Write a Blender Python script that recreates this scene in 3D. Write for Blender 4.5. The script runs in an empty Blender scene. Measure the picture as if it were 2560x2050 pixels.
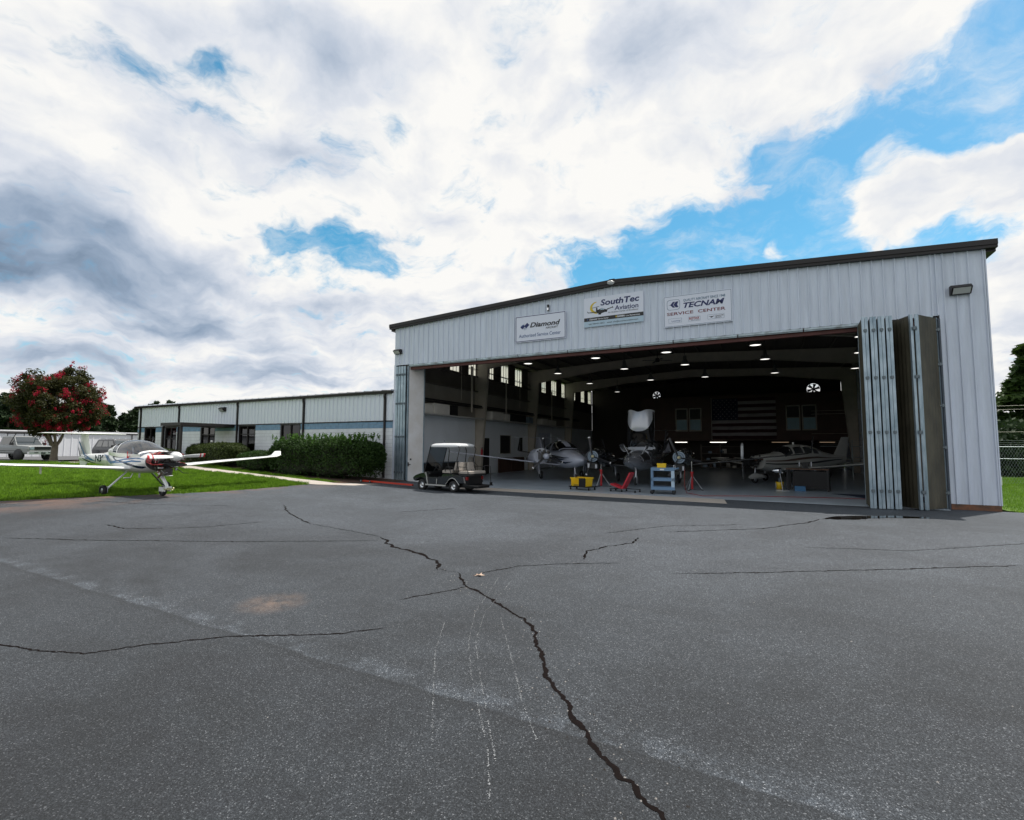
import bpy, math, random
import numpy as np
from mathutils import Vector, Matrix, noise as mnoise
random.seed(7)
rng = np.random.default_rng(11)
scene = bpy.context.scene
COL = scene.collection
R = math.radians

# ------------------------------------------------------------------ camera
cam = bpy.data.cameras.new('camera')
camo = bpy.data.objects.new('camera', cam); COL.objects.link(camo)
cam.sensor_width = 36.0; cam.sensor_fit = 'HORIZONTAL'; cam.lens = 36.0 * 1227.54 / 2560
cam.clip_start = 0.1; cam.clip_end = 3000
PI_, YA, RO = R(4.2351), R(27.3313), R(0.2213)
F_ = Vector((-math.sin(YA)*math.cos(PI_), math.cos(YA)*math.cos(PI_), math.sin(PI_)))
R_ = Vector((math.cos(YA), math.sin(YA), 0)); U_ = R_.cross(F_)
R2 = R_*math.cos(RO) + U_*math.sin(RO); U2 = -R_*math.sin(RO) + U_*math.cos(RO)
M = Matrix(((R2.x, U2.x, -F_.x, 17.117), (R2.y, U2.y, -F_.y, -19.762), (R2.z, U2.z, -F_.z, 1.8762), (0, 0, 0, 1)))
camo.matrix_world = M
scene.camera = camo

# ------------------------------------------------------------------ exposure
scene.view_settings.view_transform = 'Standard'
scene.view_settings.look = 'None'
scene.view_settings.exposure = 0.0
scene.view_settings.gamma = 1.0
scene.view_settings.use_curve_mapping = False
scene.cycles.max_bounces = 7
scene.cycles.transparent_max_bounces = 12

# ------------------------------------------------------------------ sky: blue with broken cloud
SUN_EL, SUN_AZ = R(68), R(35)          # azimuth from +Y towards +X
W = bpy.data.worlds.new('World'); scene.world = W; W.use_nodes = True
nt = W.node_tree; nt.nodes.clear(); N = nt.nodes; LK = nt.links
def nd(t, **k):
    n = N.new(t)
    for a, b in k.items(): setattr(n, a, b)
    return n
def inp(n, i, v):
    if hasattr(v, 'is_linked') or isinstance(v, bpy.types.NodeSocket): LK.new(v, n.inputs[i])
    else: n.inputs[i].default_value = v
def mth(op, a, b=0.0, c=0.0, clamp=False):
    n = nd('ShaderNodeMath', operation=op, use_clamp=clamp)
    inp(n, 0, a); inp(n, 1, b)
    if op == 'MULTIPLY_ADD': inp(n, 2, c)
    return n.outputs[0]
def vm(op, a, b=None, sc=None):
    n = nd('ShaderNodeVectorMath', operation=op); inp(n, 0, a)
    if b is not None: inp(n, 1, b)
    if sc is not None: inp(n, 3, sc)
    return n.outputs['Value'] if op in ('DOT_PRODUCT', 'LENGTH') else n.outputs[0]
def mixc(f, a, b):
    n = nd('ShaderNodeMix', data_type='RGBA'); inp(n, 0, f); inp(n, 6, a); inp(n, 7, b); return n.outputs[2]
def sstep(x, a, b):
    n = nd('ShaderNodeMapRange', interpolation_type='SMOOTHSTEP'); inp(n, 0, x); inp(n, 1, a); inp(n, 2, b); return n.outputs[0]
def wnoise(vec, scale, detail=6, rough=.55, dist=0.0):
    n = nd('ShaderNodeTexNoise'); inp(n, 'Vector', vec); inp(n, 'Scale', scale); inp(n, 'Detail', detail); inp(n, 'Roughness', rough); inp(n, 'Distortion', dist)
    return n
sky = nd('ShaderNodeTexSky', sky_type='NISHITA', sun_disc=False, sun_elevation=SUN_EL, sun_rotation=SUN_AZ, altitude=250, air_density=1.0, dust_density=1.2, ozone_density=2.0)
tc = nd('ShaderNodeTexCoord').outputs['Generated']
w1 = wnoise(tc, 4.5, 5, .55)
warp = vm('SUBTRACT', w1.outputs['Color'], (.5, .5, .5))
d0 = vm('NORMALIZE', vm('ADD', tc, vm('SCALE', warp, sc=.16)))
def blobs(lst):
    acc = 0.0
    for az, el, sa, sb, amp in lst:
        a, e = R(az), R(el)
        d = Vector((math.sin(a)*math.cos(e), math.cos(a)*math.cos(e), math.sin(e)))
        r = Vector((math.cos(a), -math.sin(a), 0)); u = r.cross(d)
        x = vm('DOT_PRODUCT', d0, tuple(r / R(sa))); y = vm('DOT_PRODUCT', d0, tuple(u / R(sb)))
        yo = 0.0
        s = mth('MULTIPLY_ADD', x, x, mth('MULTIPLY', y, y))
        g = mth('POWER', .42, s)
        f = mth('GREATER_THAN', vm('DOT_PRODUCT', d0, tuple(d)), 0.2)
        acc = mth('MULTIPLY_ADD', mth('MULTIPLY', g, f), amp, acc)
    return acc
GAPS = [(-15.5, 19.7, 7.84, 2.99, 0.72), (-5.6, 22.2, 5.94, 2.99, 0.79), (2.4, 24.3, 4.14, 3.79, 0.79), (2.2, 28.6, 3.02, 1.61, 0.5), (7.1, 25.6, 2.69, 2.53, 0.43), (11.6, 27.9, 3.25, 1.95, 0.72), (17.4, 28.8, 3.36, 2.99, 0.79), (22.5, 31.0, 3.36, 3.45, 0.79), (20.5, 25.5, 2.02, 1.15, 0.36), (2.2, 18.6, 10.86, 1.61, 0.5), (13.8, 15.9, 5.04, 1.26, 0.43), (-60.4, 35.5, 2.13, 1.38, 0.58), (-68.5, 33.8, 2.46, 1.26, 0.32), (-61.2, 31.3, 2.91, 1.26, 0.27), (-66.5, 32.6, 1.46, 1.49, 0.22), (-44.6, 20.6, 5.6, 1.95, 0.72), (-52.4, 21.2, 3.02, 1.15, 0.58), (-41.6, 33.7, 1.12, 1.03, 0.36), (-48.1, 23.5, 1.34, 1.84, 0.25), (80, 30, 13.44, 6.9, 0.58), (130, 45, 22.4, 10.35, 0.58), (-150, 30, 22.4, 8.05, 0.58), (-110, 50, 15.68, 9.2, 0.5), (60, 60, 11.2, 9.2, 0.43)]
GAPS += [(6.3, 21.8, 2.6, 2.6, .6), (20.5, 25.6, 3.5, 1.1, .6), (9.5, 17.6, 7.0, 1.2, .5), (16.5, 25.2, 3.5, .9, .35), (14.5, 17.5, 2.5, 1.5, .3)]
LOBES = [(11.4, 21.6, 2.7, 2.0, .8), (17.3, 22.3, 3.0, 1.35, .75), (0.3, 26.1, 1.5, 0.7, 0.6), (1.9, 20.6, 1.3, 0.7, 0.5), (19, 11.8, 2.4, 1.9, 0.7), (6.0, 17.6, 1.4, 0.7, 0.5), (-30, 17, 8, 3, .3)]
GREYS = [(-73.0, 16.6, 12, 3.8, .62), (-73.2, 13.6, 9.0, 1.5, 0.45), (-53.7, 38.9, 6.4, 3.5, 0.45), (-13.0, 39.5, 4.7, 3.1, 0.4), (-52.2, 29.8, 5.3, 2.0, 0.4), (-54.9, 27.2, 3.8, 1.4, 0.3), (-62.9, 11.1, 8.1, 1.5, 0.3), (-46.8, 14.9, 6.0, 1.2, 0.25), (-71.0, 7.1, 10.1, 1.6, 0.35), (-54.6, 7.3, 12.0, 1.5, 0.35), (11.5, 31.1, 2.2, 1.7, 0.25), (-62.6, 13.4, 3.5, 3.0, 0.25), (90, 18, 12, 4, .8), (160, 25, 14, 5, .8), (-130, 20, 12, 4, .8)]
sep = nd('ShaderNodeSeparateXYZ'); LK.new(d0, sep.inputs[0])
# flatten towards the horizon so that far clouds pack into bands
inv = mth('DIVIDE', 1.0, mth('ADD', mth('MAXIMUM', sep.outputs[2], 0.0), 0.22))
pl = nd('ShaderNodeCombineXYZ'); LK.new(mth('MULTIPLY', sep.outputs[0], inv), pl.inputs[0]); LK.new(mth('MULTIPLY', sep.outputs[1], inv), pl.inputs[1]); LK.new(sep.outputs[2], pl.inputs[2])
n1 = wnoise(pl.outputs[0], 2.0, 8, .56, 0).outputs[0]
n2 = wnoise(pl.outputs[0], 8.0, 9, .62, 0).outputs[0]
dens = mth('MULTIPLY_ADD', mth('SUBTRACT', n1, .5), .7, .74)
dens = mth('MULTIPLY_ADD', mth('SUBTRACT', n2, .5), 1.45, dens)
dens = mth('SUBTRACT', dens, blobs(GAPS)); dens = mth('ADD', dens, blobs(LOBES))
alpha = sstep(dens, .10, .68)
n3 = wnoise(pl.outputs[0], 2.6, 4, .50, 0).outputs[0]
n6 = wnoise(pl.outputs[0], 4.3, 9, .66, 0).outputs[0]
alpha = mth('MAXIMUM', alpha, mth('MULTIPLY', sstep(n6, .42, .78), .58))
n4 = wnoise(tc, 7.0, 6, .52).outputs[0]
n5 = wnoise(pl.outputs[0], 6.5, 6, .5, 0).outputs[0]
shade = mth('MULTIPLY_ADD', mth('SUBTRACT', n3, .475), .9, mth('MULTIPLY', mth('SUBTRACT', n4, .5), .65))
shade = mth('MULTIPLY_ADD', mth('SUBTRACT', n5, .5), .6, shade)
# thick cloud is a little greyer than its thin bright rim
shade = mth('MULTIPLY_ADD', sstep(dens, .55, 1.15), .12, shade)
shade = mth('ADD', shade, blobs(GREYS))
shade = mth('MAXIMUM', shade, 0.0)
ramp = nd('ShaderNodeValToRGB'); LK.new(shade, ramp.inputs[0]); cr = ramp.color_ramp
cr.elements[0].position = 0.0; cr.elements[0].color = (.95, .94, .915, 1)
cr.elements[1].position = 1.0; cr.elements[1].color = (.17, .24, .34, 1)
for p, c in ((.10, (.87, .875, .88, 1)), (.25, (.72, .755, .82, 1)), (.50, (.49, .56, .67, 1)), (.75, (.30, .385, .51, 1))):
    e = cr.elements.new(p); e.color = c
cl = vm('SCALE', ramp.outputs[0], sc=10.2)
hs = nd('ShaderNodeHueSaturation'); LK.new(sky.outputs[0], hs.inputs['Color']); hs.inputs['Hue'].default_value = .472; hs.inputs['Saturation'].default_value = 1.38; hs.inputs['Value'].default_value = 1.6
fin = mixc(alpha, hs.outputs[0], cl)
bg = nd('ShaderNodeBackground'); LK.new(fin, bg.inputs[0]); bg.inputs[1].default_value = 0.10
LK.new(bg.outputs[0], nd('ShaderNodeOutputWorld').inputs[0])
W.cycles.sampling_method = 'MANUAL'; W.cycles.sample_map_resolution = 512

sun = bpy.data.lights.new('sun', 'SUN'); sun.energy = 5.0; sun.angle = R(.55); sun.color = (1.0, .955, .89)
suno = bpy.data.objects.new('sun', sun); COL.objects.link(suno)
sd = Vector((math.sin(SUN_AZ)*math.cos(SUN_EL), math.cos(SUN_AZ)*math.cos(SUN_EL), math.sin(SUN_EL)))
suno.rotation_euler = sd.to_track_quat('Z', 'Y').to_euler()

# ================================================================== helpers
class B:
    """collects geometry for one mesh; slots of materials by index"""
    def __init__(s): s.v = []; s.f = []; s.m = []; s.s = []
    def add(s, vs, fs, mi=0, sm=False):
        o = len(s.v); s.v.extend([tuple(v) for v in vs]); s.f.extend([tuple(i+o for i in f) for f in fs])
        s.m.extend([mi]*len(fs)); s.s.extend([sm]*len(fs)); return s
    def box(s, x0, x1, y0, y1, z0, z1, mi=0, M=None):
        vs = [Vector((x, y, z)) for x in (x0, x1) for y in (y0, y1) for z in (z0, z1)]
        if M is not None: vs = [M @ v for v in vs]
        return s.add(vs, [(0, 1, 3, 2), (4, 6, 7, 5), (0, 4, 5, 1), (2, 3, 7, 6), (0, 2, 6, 4), (1, 5, 7, 3)], mi)
    def bar(s, a, b, w, h=None, mi=0, up=(0, 0, 1)):
        a, b = Vector(a), Vector(b); h = h or w; d = (b-a); L = d.length; d.normalize(); up = Vector(up)
        if abs(d.dot(up)) > .98: up = Vector((1, 0, 0))
        x = d.cross(up).normalized(); z = x.cross(d)
        Mx = Matrix(((x.x, d.x, z.x, a.x), (x.y, d.y, z.y, a.y), (x.z, d.z, z.z, a.z), (0, 0, 0, 1)))
        return s.box(-w/2, w/2, 0, L, -h/2, h/2, mi, Mx)
    def tube(s, pts, r, n=8, mi=0, cap=True, sm=True):
        pts = [Vector(p) for p in pts]; k = len(pts); rs = r if isinstance(r, (list, tuple)) else [r]*k
        vs = []; px = None
        for i, p in enumerate(pts):
            t = (pts[min(i+1, k-1)] - pts[max(i-1, 0)])
            t = t.normalized() if t.length > 1e-9 else Vector((0, 0, 1))
            if px is None: px = t.orthogonal().normalized()
            px = (px - t*px.dot(t)); px = px.normalized() if px.length > 1e-6 else t.orthogonal().normalized()
            q = t.cross(px)
            for j in range(n):
                a = 2*math.pi*j/n; vs.append(p + (px*math.cos(a) + q*math.sin(a))*rs[i])
        fs = [(i*n+j, i*n+(j+1) % n, (i+1)*n+(j+1) % n, (i+1)*n+j) for i in range(k-1) for j in range(n)]
        s.add(vs, fs, mi, sm)
        if cap: s.add(vs[:n], [tuple(range(n))[::-1]], mi); s.add(vs[-n:], [tuple(range(n))], mi)
        return s
    def lathe(s, prof, o=(0, 0, 0), ax=(0, 0, 1), n=20, mi=0, sm=True):
        """prof: (t along axis, radius)"""
        o, ax = Vector(o), Vector(ax).normalized(); x = ax.orthogonal().normalized(); y = ax.cross(x)
        vs = [o + ax*t + (x*math.cos(2*math.pi*j/n) + y*math.sin(2*math.pi*j/n))*max(r, 1e-5) for t, r in prof for j in range(n)]
        fs = [(i*n+j, i*n+(j+1) % n, (i+1)*n+(j+1) % n, (i+1)*n+j) for i in range(len(prof)-1) for j in range(n)]
        return s.add(vs, fs, mi, sm)
    def loft(s, rings, mi=0, closed=True, cap=True, sm=True):
        n = len(rings[0]); vs = [v for r in rings for v in r]
        rng_ = range(n) if closed else range(n-1)
        s.add(vs, [(i*n+j, i*n+(j+1) % n, (i+1)*n+(j+1) % n, (i+1)*n+j) for i in range(len(rings)-1) for j in rng_], mi, sm)
        if cap and closed: s.add(rings[0], [tuple(range(n))[::-1]], mi); s.add(rings[-1], [tuple(range(n))], mi)
        return s
    def prism(s, poly, y0, y1, mi=0, axis='y'):
        """poly in (a,b); extruded along the axis"""
        def P(a, b, t): return (a, t, b) if axis == 'y' else ((t, a, b) if axis == 'x' else (a, b, t))
        n = len(poly); vs = [P(a, b, y0) for a, b in poly] + [P(a, b, y1) for a, b in poly]
        return s.add(vs, [tuple(range(n)), tuple(range(2*n-1, n-1, -1))] + [(i, i+n, (i+1) % n+n, (i+1) % n) for i in range(n)], mi)
def mkmesh(name, b, mats):
    me = bpy.data.meshes.new(name); me.from_pydata(b.v, [], b.f)
    for m in (mats if isinstance(mats, (list, tuple)) else [mats]): me.materials.append(m)
    if len(me.polygons) == len(b.m):
        me.polygons.foreach_set('material_index', b.m); me.polygons.foreach_set('use_smooth', b.s)
    me.update(); return me
def part(name, b, mats, parent=None, kind=None, label=None, fixn=True):
    me = mkmesh(name, b, mats)
    if fixn:
        import bmesh
        bm = bmesh.new(); bm.from_mesh(me); bmesh.ops.recalc_face_normals(bm, faces=bm.faces); bm.to_mesh(me); bm.free()
    return link(name, me, parent, kind, label)
def link(name, me, parent=None, kind=None, label=None):
    o = bpy.data.objects.new(name, me); COL.objects.link(o)
    if parent is not None: o.parent = parent
    if kind: o['kind'] = kind
    if label: o['label'] = label
    return o
def tag(o, label, cat, group=None, kind=None):
    o['label'] = label; o['category'] = cat
    if group: o['group'] = group
    if kind: o['kind'] = kind
    return o
def thing(name, label, cat, loc=(0, 0, 0), rz=0.0, group=None, sc=1.0):
    o = bpy.data.objects.new(name, None); COL.objects.link(o); o.empty_display_size = .3
    o.location = loc; o.rotation_euler = (0, 0, rz); o.scale = (sc, sc, sc)
    return tag(o, label, cat, group)
def copy_tree(o, parent=None):
    c = o.copy(); COL.objects.link(c)
    if parent is not None: c.parent = parent; c.matrix_parent_inverse = o.matrix_parent_inverse.copy()
    for ch in list(o.children): copy_tree(ch, c)
    return c

# ------------------------------------------------------------------ materials
def mat(name, col, rough=.6, metal=0.0, var=0.0, vscale=3.0, bump=0.0, bscale=40.0, spec=.5, trans=0.0, emit=None, estr=0.0, coat=0.0, col2=None, alpha=1.0, stretch=None):
    m = bpy.data.materials.new(name); m.use_nodes = True; t = m.node_tree; b = t.nodes['Principled BSDF']
    b.inputs['Base Color'].default_value = (*col, 1); b.inputs['Roughness'].default_value = rough; b.inputs['Metallic'].default_value = metal
    b.inputs['Specular IOR Level'].default_value = spec; b.inputs['Transmission Weight'].default_value = trans; b.inputs['Coat Weight'].default_value = coat
    b.inputs['Coat Roughness'].default_value = .04
    if emit: b.inputs['Emission Color'].default_value = (*emit, 1); b.inputs['Emission Strength'].default_value = estr
    if alpha < 1: b.inputs['Alpha'].default_value = alpha
    if var or bump:
        co = t.nodes.new('ShaderNodeTexCoord').outputs['Object']
        if stretch:
            mp = t.nodes.new('ShaderNodeMapping'); mp.inputs['Scale'].default_value = stretch; t.links.new(co, mp.inputs[0]); co = mp.outputs[0]
    if var:
        n = t.nodes.new('ShaderNodeTexNoise'); n.inputs['Scale'].default_value = vscale; n.inputs['Detail'].default_value = 7; n.inputs['Roughness'].default_value = .6; t.links.new(co, n.inputs[0])
        r = t.nodes.new('ShaderNodeValToRGB'); t.links.new(n.outputs[0], r.inputs[0])
        r.color_ramp.elements[0].position = .3; r.color_ramp.elements[1].position = .7
        c2 = col2 or tuple(c*(1-var) for c in col)
        r.color_ramp.elements[0].color = (*c2, 1); r.color_ramp.elements[1].color = (*[min(1, c*(1+var*.25)) for c in col], 1)
        t.links.new(r.outputs[0], b.inputs['Base Color'])
    if bump:
        n = t.nodes.new('ShaderNodeTexNoise'); n.inputs['Scale'].default_value = bscale; n.inputs['Detail'].default_value = 4; t.links.new(co, n.inputs[0])
        u = t.nodes.new('ShaderNodeBump'); u.inputs['Strength'].default_value = bump; u.inputs['Distance'].default_value = .02; t.links.new(n.outputs[0], u.inputs['Height']); t.links.new(u.outputs[0], b.inputs['Normal'])
    return m
m_panel = mat('pale_blue_painted_steel', (.655, .71, .81), .42, var=.15, vscale=1.2, stretch=(6, 6, .5), bump=.04, bscale=60)
m_panel2 = mat('office_painted_steel', (.74, .79, .85), .42, var=.08, vscale=1.2, stretch=(6, 6, .5))
m_trim = mat('dark_bronze_trim', (.016, .012, .012), .5, var=.25, vscale=2)
m_red = mat('oxide_red_steel', (.12, .035, .028), .6, var=.35, vscale=4)
m_galv = mat('galvanised_steel', (.42, .50, .56), .38, metal=.65, var=.45, vscale=5, col2=(.22, .30, .36), stretch=(1, 1, .35))
m_galvrust = mat('galvanised_track', (.50, .60, .66), .4, metal=.35, var=.5, vscale=2.5, col2=(.22, .24, .25))
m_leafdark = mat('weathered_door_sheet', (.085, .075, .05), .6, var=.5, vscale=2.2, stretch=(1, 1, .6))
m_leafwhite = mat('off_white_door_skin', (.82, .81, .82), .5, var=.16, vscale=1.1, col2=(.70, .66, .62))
m_brick = mat('rust_stained_concrete', (.23, .10, .055), .9, var=.5, vscale=5, bump=.4, bscale=30, col2=(.09, .06, .045))
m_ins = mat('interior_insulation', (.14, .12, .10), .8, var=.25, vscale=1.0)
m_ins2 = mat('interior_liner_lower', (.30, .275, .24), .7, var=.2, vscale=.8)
m_steel = mat('beige_primed_steel', (.50, .45, .38), .55, var=.15, vscale=2)
m_steeld = mat('dark_purlin_steel', (.15, .13, .11), .6, var=.2, vscale=2)
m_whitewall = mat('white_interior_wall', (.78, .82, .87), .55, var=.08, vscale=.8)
m_brown = mat('brown_plywood_wall', (.085, .045, .033), .6, var=.3, vscale=1.3)
m_black = mat('black_matte', (.012, .012, .013), .55)
m_rubber = mat('tyre_rubber', (.018, .018, .019), .75, bump=.2, bscale=60)
m_dark = mat('dark_void_paint', (.02, .018, .018), .7)
m_white = mat('white_gloss_paint', (.82, .82, .80), .22, coat=.5)
m_chrome = mat('bright_metal', (.75, .75, .76), .18, metal=1)
m_alu = mat('brushed_aluminium', (.55, .57, .60), .35, metal=.9)
m_greyw = mat('grey_frame_paint', (.45, .43, .40), .5)
m_conc = mat('pale_concrete', (.46, .41, .36), .85, var=.18, vscale=2.2, bump=.2, bscale=50)

def glassmat(name, tint, dark=0.0, rough=.02):
    m = bpy.data.materials.new(name); m.use_nodes = True; t = m.node_tree; t.nodes.clear()
    o = t.nodes.new('ShaderNodeOutputMaterial'); g = t.nodes.new('ShaderNodeBsdfGlossy'); g.inputs['Roughness'].default_value = rough
    tr = t.nodes.new('ShaderNodeBsdfTransparent'); tr.inputs[0].default_value = (*tint, 1)
    f = t.nodes.new('ShaderNodeLayerWeight'); f.inputs[0].default_value = .5
    pw = t.nodes.new('ShaderNodeMath'); pw.operation = 'POWER'; pw.inputs[1].default_value = 4.0; t.links.new(f.outputs['Facing'], pw.inputs[0])
    mx = t.nodes.new('ShaderNodeMixShader'); ad = t.nodes.new('ShaderNodeMath'); ad.operation = 'ADD'; ad.use_clamp = True; ad.inputs[1].default_value = .06 + dark
    t.links.new(pw.outputs[0], ad.inputs[0]); t.links.new(ad.outputs[0], mx.inputs[0]); t.links.new(tr.outputs[0], mx.inputs[1]); t.links.new(g.outputs[0], mx.inputs[2]); t.links.new(mx.outputs[0], o.inputs[0])
    return m
m_glass = glassmat('tinted_window_glass', (.12, .14, .15), .0)
m_canopy = glassmat('acrylic_canopy_glass', (.30, .34, .42), .04)
m_carglass = glassmat('car_glass', (.12, .15, .17), .12)

# ================================================================== terrain
HXp = np.array([-400, -60, -20, -12, -8, -3, -1, 2, 5, 400.]); HZp = np.array([.8, .7, .62, .5, .4, .25, .2, .08, 0, 0.])
def smt(t): t = np.clip(t, 0, 1); return t*t*(3-2*t)
def H(x, y=0.0):
    x = np.asarray(x, float); y = np.asarray(y, float)
    return np.interp(x, HXp, HZp) + .42*np.exp(-((x+16.6)/6)**2)*smt((y+5)/4)*(1-smt((x+2)/2))
def sheet(name, left, right, nu, mats, off=0.0, kind='structure', rows=24, zf=H, thick=0.0):
    """surface between two polylines (same param); follows the terrain"""
    def res(pl, n):
        pl = np.array(pl, float); d = np.r_[0, np.cumsum(np.hypot(*np.diff(pl, axis=0).T))]; t = np.linspace(0, d[-1], n)
        return np.c_[np.interp(t, d, pl[:, 0]), np.interp(t, d, pl[:, 1])]
    a, b = res(left, rows), res(right, rows); s = np.linspace(0, 1, nu)[None, :, None]
    g = a[:, None, :]*(1-s) + b[:, None, :]*s
    z = zf(g[..., 0], g[..., 1]) + off
    v = np.concatenate([g, z[..., None]], -1).reshape(-1, 3)
    fs = [(i*nu+j, i*nu+j+1, (i+1)*nu+j+1, (i+1)*nu+j) for i in range(rows-1) for j in range(nu-1)]
    bb = B(); bb.add(v.tolist(), fs, 0, True)
    o = part(name, bb, mats, kind=kind)
    if o.data.polygons[0].normal.z < 0: o.data.flip_normals()
    return o

# asphalt ------------------------------------------------------------
def asphalt_material():
    m = bpy.data.materials.new('old_asphalt'); m.use_nodes = True; t = m.node_tree; b = t.nodes['Principled BSDF']; L = t.links
    def n(tp, **k):
        q = t.nodes.new(tp)
        for a, v in k.items(): setattr(q, a, v)
        return q
    def M_(op, a, b_, c=None, cl=False):
        q = n('ShaderNodeMath', operation=op, use_clamp=cl)
        for i, v in enumerate((a, b_, c)):
            if v is None: continue
            if isinstance(v, bpy.types.NodeSocket): L.new(v, q.inputs[i])
            else: q.inputs[i].default_value = v
        return q.outputs[0]
    def nz(sc, det, ro=.6, vec=None, dist=0.):
        q = n('ShaderNodeTexNoise'); q.inputs['Scale'].default_value = sc; q.inputs['Detail'].default_value = det; q.inputs['Roughness'].default_value = ro; q.inputs['Distortion'].default_value = dist
        L.new(vec or co, q.inputs[0]); return q.outputs[0]
    def ss(x, a, b_, lo=0., hi=1.):
        q = n('ShaderNodeMapRange', interpolation_type='SMOOTHSTEP'); L.new(x, q.inputs[0])
        for i, v in ((1, a), (2, b_), (3, lo), (4, hi)): q.inputs[i].default_value = v
        return q.outputs[0]
    co = n('ShaderNodeTexCoord').outputs['Object']
    vo = n('ShaderNodeTexVoronoi', feature='F1'); vo.inputs['Scale'].default_value = 150; L.new(co, vo.inputs[0])
    sp = n('ShaderNodeSeparateColor'); L.new(vo.outputs['Color'], sp.inputs[0])
    r = n('ShaderNodeValToRGB'); L.new(sp.outputs[0], r.inputs[0]); c = r.color_ramp
    c.elements[0].position = 0; c.elements[0].color = (.006, .008, .011, 1); c.elements[1].position = 1; c.elements[1].color = (.19, .20, .215, 1)
    for p, cc in ((.40, (.018, .022, .027, 1)), (.78, (.036, .042, .050, 1)), (.95, (.068, .077, .087, 1))):
        e = c.elements.new(p); e.color = cc
    big = nz(.35, 6, .62, dist=.5); mid = nz(2.2, 6, .65)
    f = M_('MULTIPLY_ADD', ss(big, .34, .66), .62, .62); f = M_('MULTIPLY_ADD', M_('SUBTRACT', mid, .5), .7, f)
    streak = n('ShaderNodeMapping'); streak.inputs['Scale'].default_value = (.35, 1.6, 1); L.new(co, streak.inputs[0]); f = M_('MULTIPLY_ADD', M_('SUBTRACT', nz(1.1, 6, .65, streak.outputs[0]), .5), .6, f)
    fine = nz(330, 2, .7); f = M_('MULTIPLY_ADD', M_('SUBTRACT', fine, .5), .6, f)
    # seam between two paving lanes
    sx = n('ShaderNodeSeparateXYZ'); L.new(co, sx.inputs[0])
    wob = nz(.9, 5, .6); d = M_('ADD', sx.outputs[1], M_('MULTIPLY_ADD', sx.outputs[0], .018, 16.30)); d = M_('MULTIPLY_ADD', M_('SUBTRACT', wob, .5), .22, d)
    far = ss(sx.outputs[0], 3.0, 7.0)
    seam = M_('MULTIPLY', ss(d, -.012, .02), ss(d, .05, .34, 1., 0.)); seamn = ss(nz(3.2, 5, .7), .42, .62)
    band = M_('MULTIPLY', M_('MULTIPLY', seam, seamn), 1.1)
    f = M_('ADD', f, band)
    f = M_('MULTIPLY', f, M_('MULTIPLY', ss(d, -.02, .0, .84, 1.0), M_('ADD', M_('MULTIPLY', ss(d, -.02, .0, 1., 0.), ss(d, -.14, -.03, .0, -.22)), 1.0)))
    dust_sheen = M_('MULTIPLY', ss(sx.outputs[1], -16.8, -8.0), .85); f = M_('ADD', f, dust_sheen)  # paler with distance: dust, plus the grazing-view sheen painted into the colour
    mx = n('ShaderNodeMix', data_type='RGBA', blend_type='MULTIPLY'); mx.inputs[0].default_value = 1; L.new(r.outputs[0], mx.inputs[6]); MXN = mx
    cb = n('ShaderNodeCombineColor'); L.new(f, cb.inputs[0]); L.new(f, cb.inputs[1]); L.new(f, cb.inputs[2]); L.new(cb.outputs[0], mx.inputs[7])
    ov = n('ShaderNodeTexVoronoi', feature='F1'); ov.inputs['Scale'].default_value = 1.1; L.new(co, ov.inputs[0]); oil = M_('MULTIPLY', ss(M_('ADD', ov.outputs['Distance'], M_('MULTIPLY', mid, .12)), .08, .15, 1., 0.), ss(big, .4, .6)); mx_oil = M_('SUBTRACT', 1.0, M_('MULTIPLY', oil, .38))
    # clay stains near the lawn
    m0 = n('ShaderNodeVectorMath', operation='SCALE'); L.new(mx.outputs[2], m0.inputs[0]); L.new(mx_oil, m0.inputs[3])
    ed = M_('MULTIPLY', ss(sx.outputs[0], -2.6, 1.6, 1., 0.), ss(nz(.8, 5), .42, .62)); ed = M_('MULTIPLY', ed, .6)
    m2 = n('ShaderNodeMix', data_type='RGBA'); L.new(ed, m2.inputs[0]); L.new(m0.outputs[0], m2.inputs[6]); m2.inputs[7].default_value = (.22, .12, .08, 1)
    # one round rusty stain
    vd = n('ShaderNodeVectorMath', operation='DISTANCE'); L.new(co, vd.inputs[0]); vd.inputs[1].default_value = (11.81, -15.71, 0)
    st = M_('MULTIPLY', ss(vd.outputs['Value'], .05, .5, .5, 0.), ss(mid, .35, .6))
    m3 = n('ShaderNodeMix', data_type='RGBA'); L.new(st, m3.inputs[0]); L.new(m2.outputs[2], m3.inputs[6]); m3.inputs[7].default_value = (.26, .17, .12, 1)
    L.new(m3.outputs[2], b.inputs['Base Color']); b.inputs['Roughness'].default_value = .72; b.inputs['Specular IOR Level'].default_value = .45
    bp_ = n('ShaderNodeBump'); bp_.inputs['Strength'].default_value = .75; bp_.inputs['Distance'].default_value = .006; L.new(M_('ADD', vo.outputs['Distance'], fine), bp_.inputs['Height']); L.new(bp_.outputs[0], b.inputs['Normal'])
    return m
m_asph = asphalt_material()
LAWN_EDGE = [(-6.5, -60), (-4.2, -24), (-2.9, -14.6), (-2.37, -13.0), (-2.12, -12.12), (-1.42, -10.79), (-0.88, -9.15), (-0.66, -7.8), (-0.65, -6.08), (-0.75, -4.59)]
EDGE2 = LAWN_EDGE + [(-0.45, -4.0), (-0.21, -3.44), (-.22, -3.3), (0.21, -2.3), (1.01, -.02)]
sheet('asphalt_apron', EDGE2, [(70, -60 + 60*i/14) for i in range(14)] + [(70, -.02)], 130, m_asph, 0.0, rows=90)
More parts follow.
